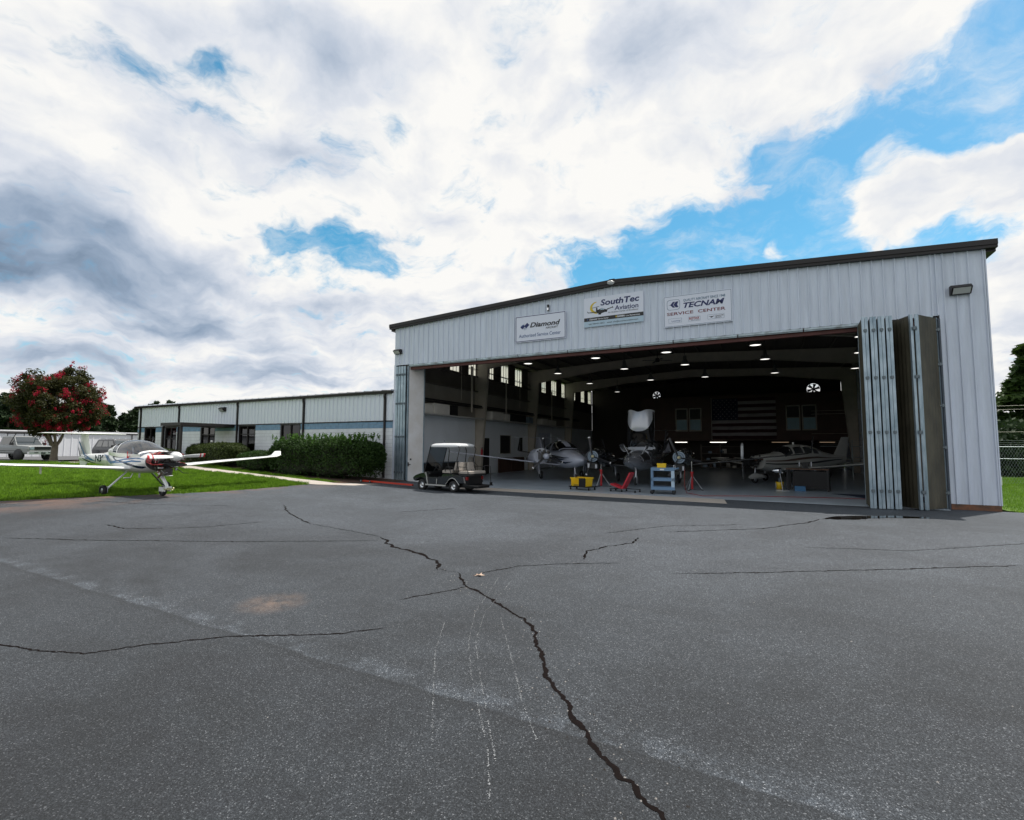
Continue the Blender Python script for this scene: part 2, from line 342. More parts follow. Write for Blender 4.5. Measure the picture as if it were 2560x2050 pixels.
# wide base ground: one sheet to the horizon, sunk below the paving
def gmat(name, c1, c2, sc, bump=.5):
    return mat(name, c1, .95, var=1, vscale=sc, col2=c2, bump=bump, bscale=25, spec=.1)
m_soil = gmat('grassy_ground', (.055, .115, .022), (.035, .075, .016), .6)
gx = np.r_[-2400, -900, -300, np.linspace(-120, 100, 111), 250, 900, 2400]; gy = np.r_[-2400, -600, -150, np.linspace(-70, 140, 106), 400, 1000, 2400]
GX, GY = np.meshgrid(gx, gy, indexing='ij'); bb = B()
nyv = len(gy); zz = H(GX, GY) - .14
bb.add(np.stack([GX, GY, zz], -1).reshape(-1, 3).tolist(), [(i*nyv+j, (i+1)*nyv+j, (i+1)*nyv+j+1, i*nyv+j+1) for i in range(len(gx)-1) for j in range(nyv-1)], 0, True)
part('ground', bb, m_soil, kind='structure')
# lawn and its grass ---------------------------------------------------
m_lawn = gmat('lawn_soil', (.09, .14, .03), (.03, .075, .012), 1.5)
WALK_LO = [(-0.75, -4.59), (-3.35, -4.0), (-5.29, -3.75), (-8, -3.65), (-12.6, -3.6), (-30, -3.6)]
WALK_UP = [(-0.21, -3.44), (-2.7, -3.1), (-4.6, -2.85), (-8, -2.75), (-12.6, -2.7), (-30, -2.7)]
lawn_left = [(-33, -60), (-33, -3.6)]
def lawn_strip():
    top = WALK_LO[::-1]
    # lower part bounded by apron edge, upper by the walk
    lo = [(-33, -60)] + [(-33, -15)] + [(-33, -8)] + [(-33, -3.6)]
    return lo
sheet('lawn', [(-33, y) for y in np.linspace(-60, -3.62, 12)], LAWN_EDGE, 90, m_lawn, -.02, rows=60)
sheet('lawn_verge', WALK_UP, [(-0.9, -3.0), (-2.4, -2.75), (-4.8, -2.2), (-7.5, -2.0), (-12, -1.9), (-30, -1.9)], 4, m_lawn, -.02, rows=40)
sheet('concrete_walk', [(0.9, -3.55)] + WALK_LO, [(1.2, -2.2), ] + WALK_UP, 5, m_conc, .006, rows=60)
m_mulch = mat('pine_bark_mulch', (.10, .055, .035), .95, var=.7, vscale=18, bump=1, bscale=60)
sheet('mulch_bed', [(1.0, -.9), (0.2, -2.4), (-0.22, -3.38), (-2.4, -2.7), (-4.8, -2.15), (-7.5, -1.95), (-12, -1.85), (-30, -1.85)], [(1.0, -.02), (.2, -.02), (-.2, -.02), (-2.4, -.02), (-4.8, -.02), (-7.5, -.02), (-12, -.02), (-30, -.02)], 8, m_mulch, .012, rows=60)
sheet('parking_lot', [(-60, y) for y in (-40, 30)], [(-33.2, y) for y in (-40, 30)], 20, mat('parking_asphalt', (.10, .10, .105), .9, var=.2), .0, rows=20)
sheet('lawn_right', [(23.5, .3), (23.5, 60)], [(110, -.02), (110, 60)], 50, m_lawn, -.0, rows=30)

def grass(name, pts, hmin, hmax, w, label):
    n = len(pts); h = rng.uniform(hmin, hmax, n)*(1+.45*np.sin(pts[:, 0]*5.1+1.7*np.sin(pts[:, 1]*3.3))*np.sin(pts[:, 1]*4.7+2*np.sin(pts[:, 0]*2.1))); a = rng.uniform(0, 2*np.pi, n); le = rng.uniform(0, .6, n)*h; la = rng.uniform(0, 2*np.pi, n)
    ww = w*rng.uniform(.6, 1.3, n)
    p = pts; dx = np.c_[np.cos(a), np.sin(a), np.zeros(n)]*ww[:, None]
    tip = p + np.c_[np.cos(la)*le, np.sin(la)*le, h]
    v = np.empty((n, 3, 3)); v[:, 0] = p-dx; v[:, 1] = p+dx; v[:, 2] = tip
    me = bpy.data.meshes.new(name); me.vertices.add(n*3); me.vertices.foreach_set('co', v.ravel()); me.loops.add(n*3); me.loops.foreach_set('vertex_index', np.arange(n*3)); me.polygons.add(n); me.polygons.foreach_set('loop_start', np.arange(n)*3); me.polygons.foreach_set('loop_total', np.full(n, 3))
    me.update(calc_edges=True); me.materials.append(m_grass); me.polygons.foreach_set('material_index', np.zeros(n, np.int32))
    o = link(name, me); tag(o, label, 'grass', kind='stuff'); return o
def leafmat(name, c1, c2, sc=2.0, rough=.6, tr=.35):
    m = bpy.data.materials.new(name); m.use_nodes = True; t = m.node_tree; b = t.nodes['Principled BSDF']; L = t.links
    g = t.nodes.new('ShaderNodeNewGeometry'); co = t.nodes.new('ShaderNodeTexCoord')
    n = t.nodes.new('ShaderNodeTexNoise'); n.inputs['Scale'].default_value = sc; n.inputs['Detail'].default_value = 3; L.new(co.outputs['Object'], n.inputs[0])
    a = t.nodes.new('ShaderNodeMath'); a.operation = 'MULTIPLY_ADD'; L.new(g.outputs['Random Per Island'], a.inputs[0]); a.inputs[1].default_value = .6; 
    s = t.nodes.new('ShaderNodeMath'); s.operation = 'MULTIPLY_ADD'; L.new(n.outputs[0], s.inputs[0]); s.inputs[1].default_value = 1.0; s.inputs[2].default_value = -.3; L.new(s.outputs[0], a.inputs[2])
    r = t.nodes.new('ShaderNodeMix'); r.data_type = 'RGBA'; L.new(a.outputs[0], r.inputs[0]); r.clamp_factor = True; r.inputs[6].default_value = (*c1, 1); r.inputs[7].default_value = (*c2, 1)
    L.new(r.outputs[2], b.inputs['Base Color']); b.inputs['Roughness'].default_value = rough; b.inputs['Specular IOR Level'].default_value = .3
    tl = t.nodes.new('ShaderNodeBsdfTranslucent'); L.new(r.outputs[2], tl.inputs[0]); mx = t.nodes.new('ShaderNodeMixShader'); mx.inputs[0].default_value = tr
    L.new(b.outputs[0], mx.inputs[1]); L.new(tl.outputs[0], mx.inputs[2]); L.new(mx.outputs[0], t.nodes['Material Output'].inputs[0])
    return m
m_grass = leafmat('grass_blades', (.030, .085, .005), (.27, .47, .03), 2.6, .5, .25)
def ptsin(x0, x1, y0, y1, n, f):
    p = np.c_[rng.uniform(x0, x1, n), rng.uniform(y0, y1, n)]; k = f(p[:, 0], p[:, 1]); p = p[k]
    return np.c_[p, H(p[:, 0], p[:, 1]) - .02]
eyx = np.array([e[1] for e in LAWN_EDGE]); exx = np.array([e[0] for e in LAWN_EDGE])
wl = np.array(WALK_LO[::-1])
fl = lambda x, y: (x < np.interp(y, eyx, exx) + .08*np.sin(y*5) + .06*np.sin(y*13+1) + .05*np.sin(y*31)) & (y < np.interp(x, wl[:, 0], wl[:, 1]))
P1 = ptsin(-13, 0, -20, -3.5, 420000, fl); P2 = ptsin(-33, -13, -24, -3.5, 130000, fl)
grass('grass', np.r_[P1, P2], .06, .14, .011, 'bright mown grass of the lawn beside the asphalt apron')
P3 = ptsin(-14, -.5, -3.2, -1.9, 60000, lambda x, y: (y > np.interp(x, wl[:, 0], np.array(WALK_UP[::-1])[:, 1])) & (y < np.interp(x, [-14, -12, -7.5, -4.8, -2.4, -.9], [-1.9, -1.9, -2.0, -2.2, -2.75, -3.0])))
grass('grass', P3, .05, .11, .006, 'narrow strip of grass between the concrete walk and the hedges')
P4 = ptsin(23.6, 40, -.0, 22, 160000, lambda x, y: (y > .15 + .1*np.sin(x*5)))
grass('grass', P4, .05, .13, .007, 'grass to the right of the hangar in front of the chain-link fence')

# cracks ---------------------------------------------------------------
m_crack = mat('dark_crack', (.008, .005, .0045), .95, var=.4, vscale=30, spec=.1)
def crack(name, pts, w, jag=.5, label=None):
    pts = np.array(pts, float); d = np.r_[0, np.cumsum(np.hypot(*np.diff(pts, axis=0).T))]; L_ = d[-1]; st = max(.010, min(.04, w*.7)); n = int(L_/st)+2
    t = np.linspace(0, L_, n); x = np.interp(t, d, pts[:, 0]); y = np.interp(t, d, pts[:, 1])
    sm_ = lambda a, k: np.convolve(np.pad(a, k, mode='edge'), np.ones(2*k+1)/(2*k+1), 'valid')
    jx = sm_(rng.normal(0, 1, n), 2)*w*jag*1.6 + sm_(rng.normal(0, 1, n), 8)*w*1.7*jag; jy = sm_(rng.normal(0, 1, n), 2)*w*jag*1.6 + sm_(rng.normal(0, 1, n), 8)*w*2.4*jag
    x = x+jx; y = y+jy; tx = np.gradient(x); ty = np.gradient(y); l = np.hypot(tx, ty)+1e-9; nx, ny = -ty/l, tx/l
    ww = w*(.5+.8*np.abs(sm_(rng.normal(0, 1, n), 3))*1.5 + .55*rng.random(n))*.5; ww *= np.clip(np.minimum(t, L_-t)/(L_*.06+1e-6), .15, 1)
    vs = []; 
    for s_ in (-1, 1):
        vs.append(np.c_[x+nx*ww*s_, y+ny*ww*s_, H(x, y)+.003])
    v = np.stack(vs, 1).reshape(-1, 3); bb = B(); bb.add(v.tolist(), [(2*i, 2*i+1, 2*i+3, 2*i+2) for i in range(n-1)])
    part(name, bb, m_crack, kind='structure')
CR = [([(12.93, -13.46), (13.28, -13.84), (13.51, -14.05), (13.8, -14.22), (14.23, -14.5), (14.77, -14.86), (14.98, -15.09), (15.2, -15.5), (15.43, -15.86), (15.71, -16.19), (15.9, -16.45), (16.1, -16.65), (16.34, -16.87), (16.5, -17.0), (16.63, -17.08), (16.73, -17.16), (16.85, -17.3)], .029),
 ([(9.99, -11.84), (10.61, -12.35), (11.13, -12.56), (11.65, -12.74), (12.23, -13.04), (12.61, -13.44)], .05),
 ([(3.77, -9.32), (4.81, -10.04), (6.22, -10.83), (7.37, -11.36)], .035),
 ([(10.16, -17.78), (10.67, -17.74), (11.06, -17.66), (11.61, -17.46), (11.86, -17.12), (12.36, -16.62), (13.22, -16.09), (13.61, -15.67)], .017),
 ([(13.07, -14.92), (13.26, -14.55), (13.44, -14.22), (13.49, -14.07)], .016),
 ([(13.28, -13.49), (13.37, -13.22), (13.6, -12.73), (14.13, -12.27), (14.99, -11.74)], .02),
 ([(14.36, -11.81), (14.19, -11.14), (14.41, -10.55), (14.73, -10.01), (14.72, -9.39)], .03),
 ([(15.82, -12.06), (16.98, -11.35), (18.94, -10.07), (20.74, -8.83)], .022),
 ([(15.08, -8.43), (16.94, -6.91), (17.98, -5.29), (18.34, -4.35)], .035),
 ([(3.63, -15.64), (5.31, -14.79), (7.89, -13.56), (10.26, -12.16)], .026),
 ([(3.43, -13.83), (4.38, -13.88), (5.55, -12.91), (6.1, -11.63)], .03), ([(7.8, -8.69), (8.74, -7.19)], .035),
 ([(7.37, -11.36), (8.95, -11.63), (9.99, -11.84)], .018), ([(12.61, -13.44), (12.8, -13.5), (12.93, -13.46)], .008), ([(13.9, -9.3), (14.9, -7.6), (16.6, -6.4)], .022), ([(-1.2, -12.4), (1, -11.6), (2.8, -10.3)], .025),
 ([(15.3, -17.75), (15.5, -17.85), (15.62, -18.0)], .006), ([(17.6, -8.9), (19.4, -8.3), (22.0, -6.0)], .018)]
for p, w in CR: crack('asphalt_crack', p, w)
m_scratch = mat('chalky_scrape', (.30, .31, .32), .9)
def scrape(pts, dens, w):
    pts = np.array(pts, float); d = np.r_[0, np.cumsum(np.hypot(*np.diff(pts, axis=0).T))]; n = int(d[-1]*dens); t = np.sort(rng.uniform(0, d[-1], n))
    keep = (np.sin(t*9)+np.sin(t*23+1)+rng.normal(0, .7, n)) > -.5; t = t[keep]
    x = np.interp(t, d, pts[:, 0])+rng.normal(0, w*.7, len(t)); y = np.interp(t, d, pts[:, 1])+rng.normal(0, w*.7, len(t)); bb = B()
    for a, b_ in zip(x, y):
        r = rng.uniform(.25, 1)*w; z = float(H(a, b_))+.004; ang = rng.uniform(0, 6.28); k = [(a+math.cos(ang+q)*r*rng.uniform(.6, 1.4), b_+math.sin(ang+q)*r*rng.uniform(.6, 1.4), z) for q in (0, 1.4, 2.9, 4.4)]
        bb.add(k, [(0, 1, 2, 3)])
    part('scrape_mark', bb, m_scratch, kind='structure')
for p in ([(13.65, -13.44), (14.14, -14.89), (14.51, -15.61), (14.9, -16.19), (15.22, -16.6), (15.53, -17.0), (15.78, -17.41)], [(13.91, -13.58), (14.24, -14.84), (14.57, -15.58), (14.96, -16.15), (15.5, -16.9), (15.67, -17.13)], [(14.01, -15.3), (14.36, -15.94), (14.77, -16.53), (15.17, -17.08)], [(14.47, -14.89), (15.02, -15.71), (15.47, -16.39), (15.76, -16.77)]):
    scrape(p, 190, .0042)
grit = B()
for i in range(420):
    if i < 230: q = random.choice(CR[0][0][:-1]); x, y = q[0]+random.gauss(0, .16), q[1]+random.gauss(0, .16)
    else: x, y = random.uniform(10, 20), random.uniform(-17.5, -9)
    s_ = random.uniform(.003, .009); z = float(H(x, y)); a = random.uniform(0, 6.28); c_, d_ = math.cos(a)*s_, math.sin(a)*s_
    grit.add([(x+c_, y+d_, z), (x-d_, y+c_, z), (x-c_, y-d_, z), (x+d_, y-c_, z), (x, y, z+s_*.9)], [(0, 1, 4), (1, 2, 4), (2, 3, 4), (3, 0, 4)], 0 if random.random() < .6 else 1)
tag(part('grit', grit, [mat('dark_grit', (.03, .025, .022), .9), mat('pale_grit', (.30, .28, .26), .9)]), 'loose grit and crumbs scattered over the asphalt near the long crack', 'grit', kind='stuff')
# puddle of oil-dark water in front of the right door stack
m_pud = mat('dark_wet_puddle', (.008, .007, .007), .04, spec=.6)
bb = B(); cc = [(18.35, -4.35), (18.65, -3.75), (19.2, -3.2), (20.2, -2.7), (21.0, -2.6), (20.9, -2.95), (20.0, -3.25), (19.6, -3.6), (19.2, -4.05), (18.7, -4.3)]
cx_, cy_ = 19.5, -3.4; out = []
for i in range(len(cc)):
    a, b_ = cc[i], cc[(i+1) % len(cc)]
    for k in range(5):
        t = k/5; out.append((a[0]+(b_[0]-a[0])*t+random.uniform(-.04, .04), a[1]+(b_[1]-a[1])*t+random.uniform(-.05, .05), .004))
bb.add([(cx_, cy_, .004)]+out, [(0, i+1, (i+1) % len(out)+1) for i in range(len(out))])
part('puddle', bb, m_pud, kind='structure')

# ================================================================== hangar
WH, HE, HR, HD, X0 = 23.26, 8.012, 8.575, 6.054, .3433
DEP = 32.6
def ztop(x): return HE + (HR-HE)*(1-abs(x-WH/2)/(WH/2))
hangar = thing('aircraft_hangar', 'big pale blue metal hangar with its folding doors standing open', 'hangar', (0, 0, 0))
def rib_panel(x0, x1, zb, zt0, zt1, y=0.0):
    """one ribbed sheet facing -Y; the rib stands at its right edge; with a back face"""
    w = x1-x0; b = B()
    xs = [0, max(.01, w-.062), max(.012, w-.048), max(.014, w-.018), w]; ys = [0, 0, -.048, -.048, 0]
    if w < .08: xs = [0, w]; ys = [0, 0]
    if w > .25: xs = [0, .09, .10, .115, .16, .17, .185] + xs[1:]; ys = [0, 0, -.004, 0, 0, -.004, 0] + ys[1:]
    n = len(xs); zt = [zt0+(zt1-zt0)*t/w for t in xs]
    v = [(x0+a, y+c, zb) for a, c in zip(xs, ys)] + [(x0+a, y+c, z) for a, c, z in zip(xs, ys, zt)]
    f = [(i, i+1, n+i+1, n+i) for i in range(n-1)]
    v += [(x0, y+.012, zb), (x1, y+.012, zb), (x1, y+.012, zt1), (x0, y+.012, zt0)]; f.append((2*n+1, 2*n, 2*n+3, 2*n+2))
    b.add(v, f); return b
edges = [.0] + [X0+i*.3048 for i in range(75) if X0+i*.3048 < WH-.02] + [WH-.004]
for a, b_ in zip(edges[:-1], edges[1:]):
    cuts = [a, b_]
    if a < 22.11 < b_: cuts = [a, 22.11, b_]
    if a < WH/2 < b_: cuts = [a, WH/2, b_]
    for p, q in zip(cuts[:-1], cuts[1:]):
        zb = HD if q <= 22.111 else .17
        part('wall_panel', rib_panel(p, q, zb, ztop(p), ztop(q)), m_panel, hangar, fixn=False)
# left jamb strip, corner trims, side walls
b = B(); b.box(-.02, .10, -.012, .06, 0, HD+.02); part('corner_trim', b, m_panel, hangar)
b = B(); b.box(WH-.004, WH+.03, -.03, .10, .17, ztop(WH)); part('corner_trim', b, m_panel, hangar)
b = B(); b.box(22.115, WH+.01, -.02, .35, -.05, .165); part('concrete_curb', b, m_brick, hangar)
for q_ in ((WH-.03, WH+.0, .105, DEP, .0, HE), (-.04, -.022, 12, DEP, 0, 6.44)): b = B(); b.box(*q_); part('outer_side_wall', b, m_panel, hangar)
# liner behind the front wall
b = B(); b.add([(.12, .02, HD), (22.1, .02, HD), (22.1, .02, ztop(22.1)-.02), (WH/2, .02, HR-.02), (.12, .02, ztop(.12)-.02)], [(0, 1, 2, 3, 4)]); b.box(22.13, WH-.05, .02, .04, 0, HE-.05)
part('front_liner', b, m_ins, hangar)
# fascia / rake trim and gutter
b = B()
for s_, xa, xb in ((1, -.28, WH/2), (-1, WH+.28, WH/2)):
    za, zb = ztop(xa)-.0, ztop(xb)
    for y0, y1, h0, h1 in ((-.16, .0, -.03, .20), (-.19, -.165, .06, .225)):
        b.add([(xa, y0, za+h0), (xb, y0, zb+h0), (xb, y0, zb+h1), (xa, y0, za+h1), (xa, y1, za+h0), (xb, y1, zb+h0), (xb, y1, zb+h1), (xa, y1, za+h1)],
              [(0, 1, 2, 3), (4, 7, 6, 5), (0, 4, 5, 1), (3, 2, 6, 7), (0, 3, 7, 4), (1, 5, 6, 2)])
part('rake_trim', b, m_trim, hangar)
b = B()
for xa, xb in ((-.28, -.03), (WH+.035, WH+.28)): b.box(xa, xb, .005, DEP, HE-.12, HE+.12)
part('eave_gutter', b, m_trim, hangar)
b = B(); b.bar((WH/2-.12, -.14, HR+.22), (WH/2+.12, -.14, HR+.22), .12, .04); part('ridge_cap', b, m_trim, hangar)
# roof sheets
b = B()
for xa, xb in ((-.27, WH/2), (WH+.27, WH/2)):
    za, zb = ztop(xa)+.13, ztop(xb)+.13
    b.add([(xa, .005, za), (xb, .005, zb), (xb, DEP, zb), (xa, DEP, za)], [(0, 1, 2, 3)])
    b.add([(xa, .005, za-.1), (xb, .005, zb-.1), (xb, DEP, zb-.1), (xa, DEP, za-.1)], [(0, 1, 2, 3)], 1)
part('roof', b, [m_panel, m_ins], hangar)
# door head: galvanised track in lengths, oxide-red beam, dark gap
tx = [.95, 3.1, 5.0, 7.2, 9.6, 11.9, 14.0, 16.3, 18.4, 20.0]
for a, c in zip(tx[:-1], tx[1:]):
    b = B(); b.box(a+.02, c-.02, -.03, .10, HD-.085, HD-.012); b.box(a+.02, c-.02, .02, .06, HD-.12, HD-.088); part('door_track', b, m_galvrust, hangar)
b = B(); b.box(.12, 22.1, .13, .30, 5.80, 5.93); b.box(.12, 22.1, .13, .30, HD-.07, HD-.02); b.box(.12, 22.1, .20, .22, 5.93, HD-.07); part('head_beam', b, m_red, hangar)
# brown left inner wall, white lower wall ---------------------------------
def wallbox(name, m, *bx, **k):
    b = B()
    for q in bx: b.box(*q)
    return part(name, b, m, k.get('parent', hangar))
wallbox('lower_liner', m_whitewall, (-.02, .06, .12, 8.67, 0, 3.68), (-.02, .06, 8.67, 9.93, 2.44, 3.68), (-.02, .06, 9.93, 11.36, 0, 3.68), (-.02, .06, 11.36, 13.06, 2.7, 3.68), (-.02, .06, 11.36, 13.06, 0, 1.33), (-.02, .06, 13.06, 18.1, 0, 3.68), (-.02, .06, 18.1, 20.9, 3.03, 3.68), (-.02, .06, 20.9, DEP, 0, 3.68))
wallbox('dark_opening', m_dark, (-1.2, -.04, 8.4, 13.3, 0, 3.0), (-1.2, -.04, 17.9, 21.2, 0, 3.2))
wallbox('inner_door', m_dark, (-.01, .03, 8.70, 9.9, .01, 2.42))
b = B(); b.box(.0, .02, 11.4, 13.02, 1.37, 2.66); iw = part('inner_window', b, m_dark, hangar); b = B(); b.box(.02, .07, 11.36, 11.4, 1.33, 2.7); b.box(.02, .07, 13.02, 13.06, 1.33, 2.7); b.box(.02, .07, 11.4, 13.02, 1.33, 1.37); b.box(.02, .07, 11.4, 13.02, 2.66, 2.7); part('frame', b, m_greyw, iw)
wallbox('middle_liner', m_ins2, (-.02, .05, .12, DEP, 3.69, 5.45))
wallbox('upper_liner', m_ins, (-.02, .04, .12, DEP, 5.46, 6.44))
WIN = [(1.0, 1.9), (3.0, 3.95), (5.0, 6.05), (7.12, 8.05), (9.6, 10.45), (11.55, 12.7), (13.8, 15.0), (16.2, 17.1), (18.85, 19.8), (21.0, 22.25), (23.5, 24.8), (26.2, 27.3), (29.0, 30.1), (31.3, 32.3)]
e = [.12] + [q for w_ in WIN for q in w_] + [DEP]
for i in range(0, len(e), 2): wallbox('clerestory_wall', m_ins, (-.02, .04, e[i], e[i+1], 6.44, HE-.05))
m_trl = bpy.data.materials.new('translucent_panel'); m_trl.use_nodes = True; t_ = m_trl.node_tree
tb = t_.nodes.new('ShaderNodeBsdfTranslucent'); tb.inputs[0].default_value = (.86, .82, .68, 1); tt = t_.nodes.new('ShaderNodeBsdfTransparent'); tt.inputs[0].default_value = (.9, .87, .74, 1); mx_ = t_.nodes.new('ShaderNodeMixShader'); mx_.inputs[0].default_value = .45
t_.links.new(tb.outputs[0], mx_.inputs[1]); t_.links.new(tt.outputs[0], mx_.inputs[2]); t_.links.new(mx_.outputs[0], t_.nodes['Material Output'].inputs[0])
for y0, y1 in WIN:
    b = B(); n = 9; v = []; 
    for i in range(n+1):
        yy = y0+(y1-y0)*i/n; dx = -.02 if i % 3 == 0 else 0.0; v += [(dx, yy, 6.44), (dx, yy, HE-.05)]
    b.add(v, [(2*i, 2*i+1, 2*i+3, 2*i+2) for i in range(n)]); pw = part('skylight_panel', b, m_trl, hangar, fixn=False)
    b = B(); b.box(.01, .035, y0, y1, 6.92, 6.95); 
    for i in range(1, 3): yy = y0+(y1-y0)*i/3; b.box(.0, .03, yy-.012, yy+.012, 6.44, HE-.05)
    part('mullion', b, m_steeld, pw)
# girts and cable tray
b = B()
for z in (5.45, 6.42): b.box(.05, .22, .12, DEP, z, z+.08)
part('wall_girt', b, m_steeld, hangar)
b = B(); b.box(.3, .62, .4, 27, 4.36, 4.42); b.tube([(.5, .4, 4.5), (.5, 27, 4.5)], .05, 6); part('cable_tray', b, m_black, hangar)
b = B(); b.box(.06, .95, .7, 7.7, 3.62, 3.67); b.box(.06, .95, 8.6, 16, 3.62, 3.67); b.box(.06, .95, 16.6, 24, 3.62, 3.67); part('wall_shelf', b, m_greyw, hangar)
# frames: tapered columns and rafters
for k, y in enumerate((.45, 8.05, 16.15, 24.3)):
    for s_, X in ((1, .05), (-1, WH-.05)):
        b = B(); w0, w1 = .42, .95
        for yo0, yo1, fl in ((-.01, .01, 0), (-.12, .12, 1)):
            if not fl: b.add([(X, y+yo0, 0), (X+s_*w0, y+yo0, 0), (X+s_*w1, y+yo0, 7.0), (X+s_*1.0, y+yo0, HE-.1), (X, y+yo0, HE-.1), (X, y+yo1, 0), (X+s_*w0, y+yo1, 0), (X+s_*w1, y+yo1, 7.0), (X+s_*1.0, y+yo1, HE-.1), (X, y+yo1, HE-.1)], [(0, 1, 2, 3, 4), (9, 8, 7, 6, 5), (0, 5, 6, 1), (1, 6, 7, 2), (2, 7, 8, 3), (0, 4, 9, 5)])
            else: b.bar((X+s_*w0, y, 0), (X+s_*w1, y, 7.05), .24, .025, up=(s_, 0, 0)); b.box(min(X, X+s_*.02), max(X, X+s_*.02), y-.12, y+.12, 0, HE-.1)
        part('column', b, m_steel, hangar)
    b = B(); cx = WH/2; P = [(.95, 6.98), (6, 7.62), (cx, 7.85), (WH-6, 7.62), (WH-.95, 6.98)]
    T = [(.95, ztop(.95)-.1), (6, ztop(6)-.1), (cx, HR-.1), (WH-6, ztop(6)-.1), (WH-.95, ztop(.95)-.1)]
    v = [(x, y, z) for x, z in P] + [(x, y, z) for x, z in T]; b.add(v, [(i, i+1, 6+i, 5+i) for i in range(4)]); v2 = [(x, y+.012, z) for x, z in P] + [(x, y+.012, z) for x, z in T]; b.add(v2, [(i+1, i, 5+i, 6+i) for i in range(4)])
    for i in range(4): b.bar((P[i][0], y, P[i][1]), (P[i+1][0], y, P[i+1][1]), .24, .02); b.bar((T[i][0], y, T[i][1]), (T[i+1][0], y, T[i+1][1]), .24, .02)
    part('rafter', b, m_steel, hangar, fixn=False)
for i in range(15):
    x = .9+i*(WH-1.8)/14; b = B(); b.box(x-.03, x+.03, .1, DEP, ztop(x)-.10, ztop(x)+.02); part('purlin', b, m_steeld, hangar)
# drop pipes and braces on the left wall
for y, zt_, r_ in ((6.4, 6.9, .06), (5.2, 7.4, .018), (11.0, 6.6, .045), (13.2, 6.9, .02), (19.4, 6.6, .05), (22.5, 6.8, .02)):
    b = B(); b.tube([(.75, y, 4.0 if r_ > .03 else 4.7), (.75, y, zt_)], r_, 6); part('drop_pipe', b, m_steel, hangar)
b = B(); b.tube([(.25, 6.3, 6.95), (.25, 24, 6.75)], .018, 5); b.tube([(.35, 9, 6.85), (.25, 26, 6.55)], .018, 5); b.tube([(.3, 9, 6.5), (.3, 30, 6.35)], .025, 5); part('wall_conduit', b, m_black, hangar)
# floor slab, concrete strip, threshold
m_floor = mat('grey_epoxy_floor', (.42, .48, .54), .28, var=.22, vscale=1.2, spec=.6)
b = B(); b.box(.0, WH-.03, .02, DEP, -.1, .012); b.box(4.2, 22.0, -.38, .02, -.1, .011); fo = part('hangar_floor', b, m_floor, kind='structure')
b = B(); b.add([(4.6, -1.45, .008), (15.9, -1.78, .008), (15.7, -.39, .008), (4.6, -.39, .008), (4.6, -1.45, -.05), (15.9, -1.78, -.05), (15.7, -.39, -.05), (4.6, -.39, -.05)], [(0, 1, 2, 3), (0, 4, 5, 1), (1, 5, 6, 2), (2, 6, 7, 3), (3, 7, 4, 0)]); part('concrete_strip', b, m_conc, kind='structure')
# mezzanine wall with windows ---------------------------------------------
YM = 27.0
mez = [(9.8, 12.06), (18.62, 20.85)]
bx = [(6.5, WH-.05, YM, YM+.08, 2.5, 3.28), (6.5, WH-.05, YM, YM+.08, 5.38, 6.42), (6.5, 9.8, YM, YM+.08, 3.28, 5.38), (12.06, 18.62, YM, YM+.08, 3.28, 5.38), (20.85, WH-.05, YM, YM+.08, 3.28, 5.38), (6.5, 6.6, YM, DEP, 2.5, 6.42), (6.6, WH-.05, YM+.08, DEP, 2.45, 2.55), (6.6, WH-.05, YM+.08, DEP, 6.3, 6.4)]
wallbox('mezzanine_wall', m_brown, *bx)
m_blind = mat('pale_blue_blind', (.34, .50, .58), .7, var=.1, vscale=5)
m_frame = mat('beige_window_frame', (.42, .39, .35), .5)
for xa, xb in mez:
    mid_ = (xa+xb)/2
    for a, c in ((xa+.02, mid_-.06), (mid_+.06, xb-.02)):
        b = B(); b.box(a, a+.08, YM-.03, YM+.05, 3.29, 5.37); b.box(c-.08, c, YM-.03, YM+.05, 3.29, 5.37); b.box(a+.08, c-.08, YM-.03, YM+.05, 3.29, 3.38); b.box(a+.08, c-.08, YM-.03, YM+.05, 5.28, 5.37); b.box(a+.08, c-.08, YM-.02, YM+.04, 4.33, 4.37)
        w_ = part('mezzanine_window', b, m_frame, hangar)
        b = B(); b.box(a+.09, c-.09, YM, YM+.01, 3.39, 4.32); part('blind', b, m_blind, w_); b = B(); b.box(a+.09, c-.09, YM, YM+.01, 4.38, 5.27); part('upper_pane', b, m_black, w_)
    b = B(); b.box(mid_-.055, mid_+.055, YM+.0, YM+.07, 3.28, 5.38); part('mezzanine_post', b, m_brown, hangar)
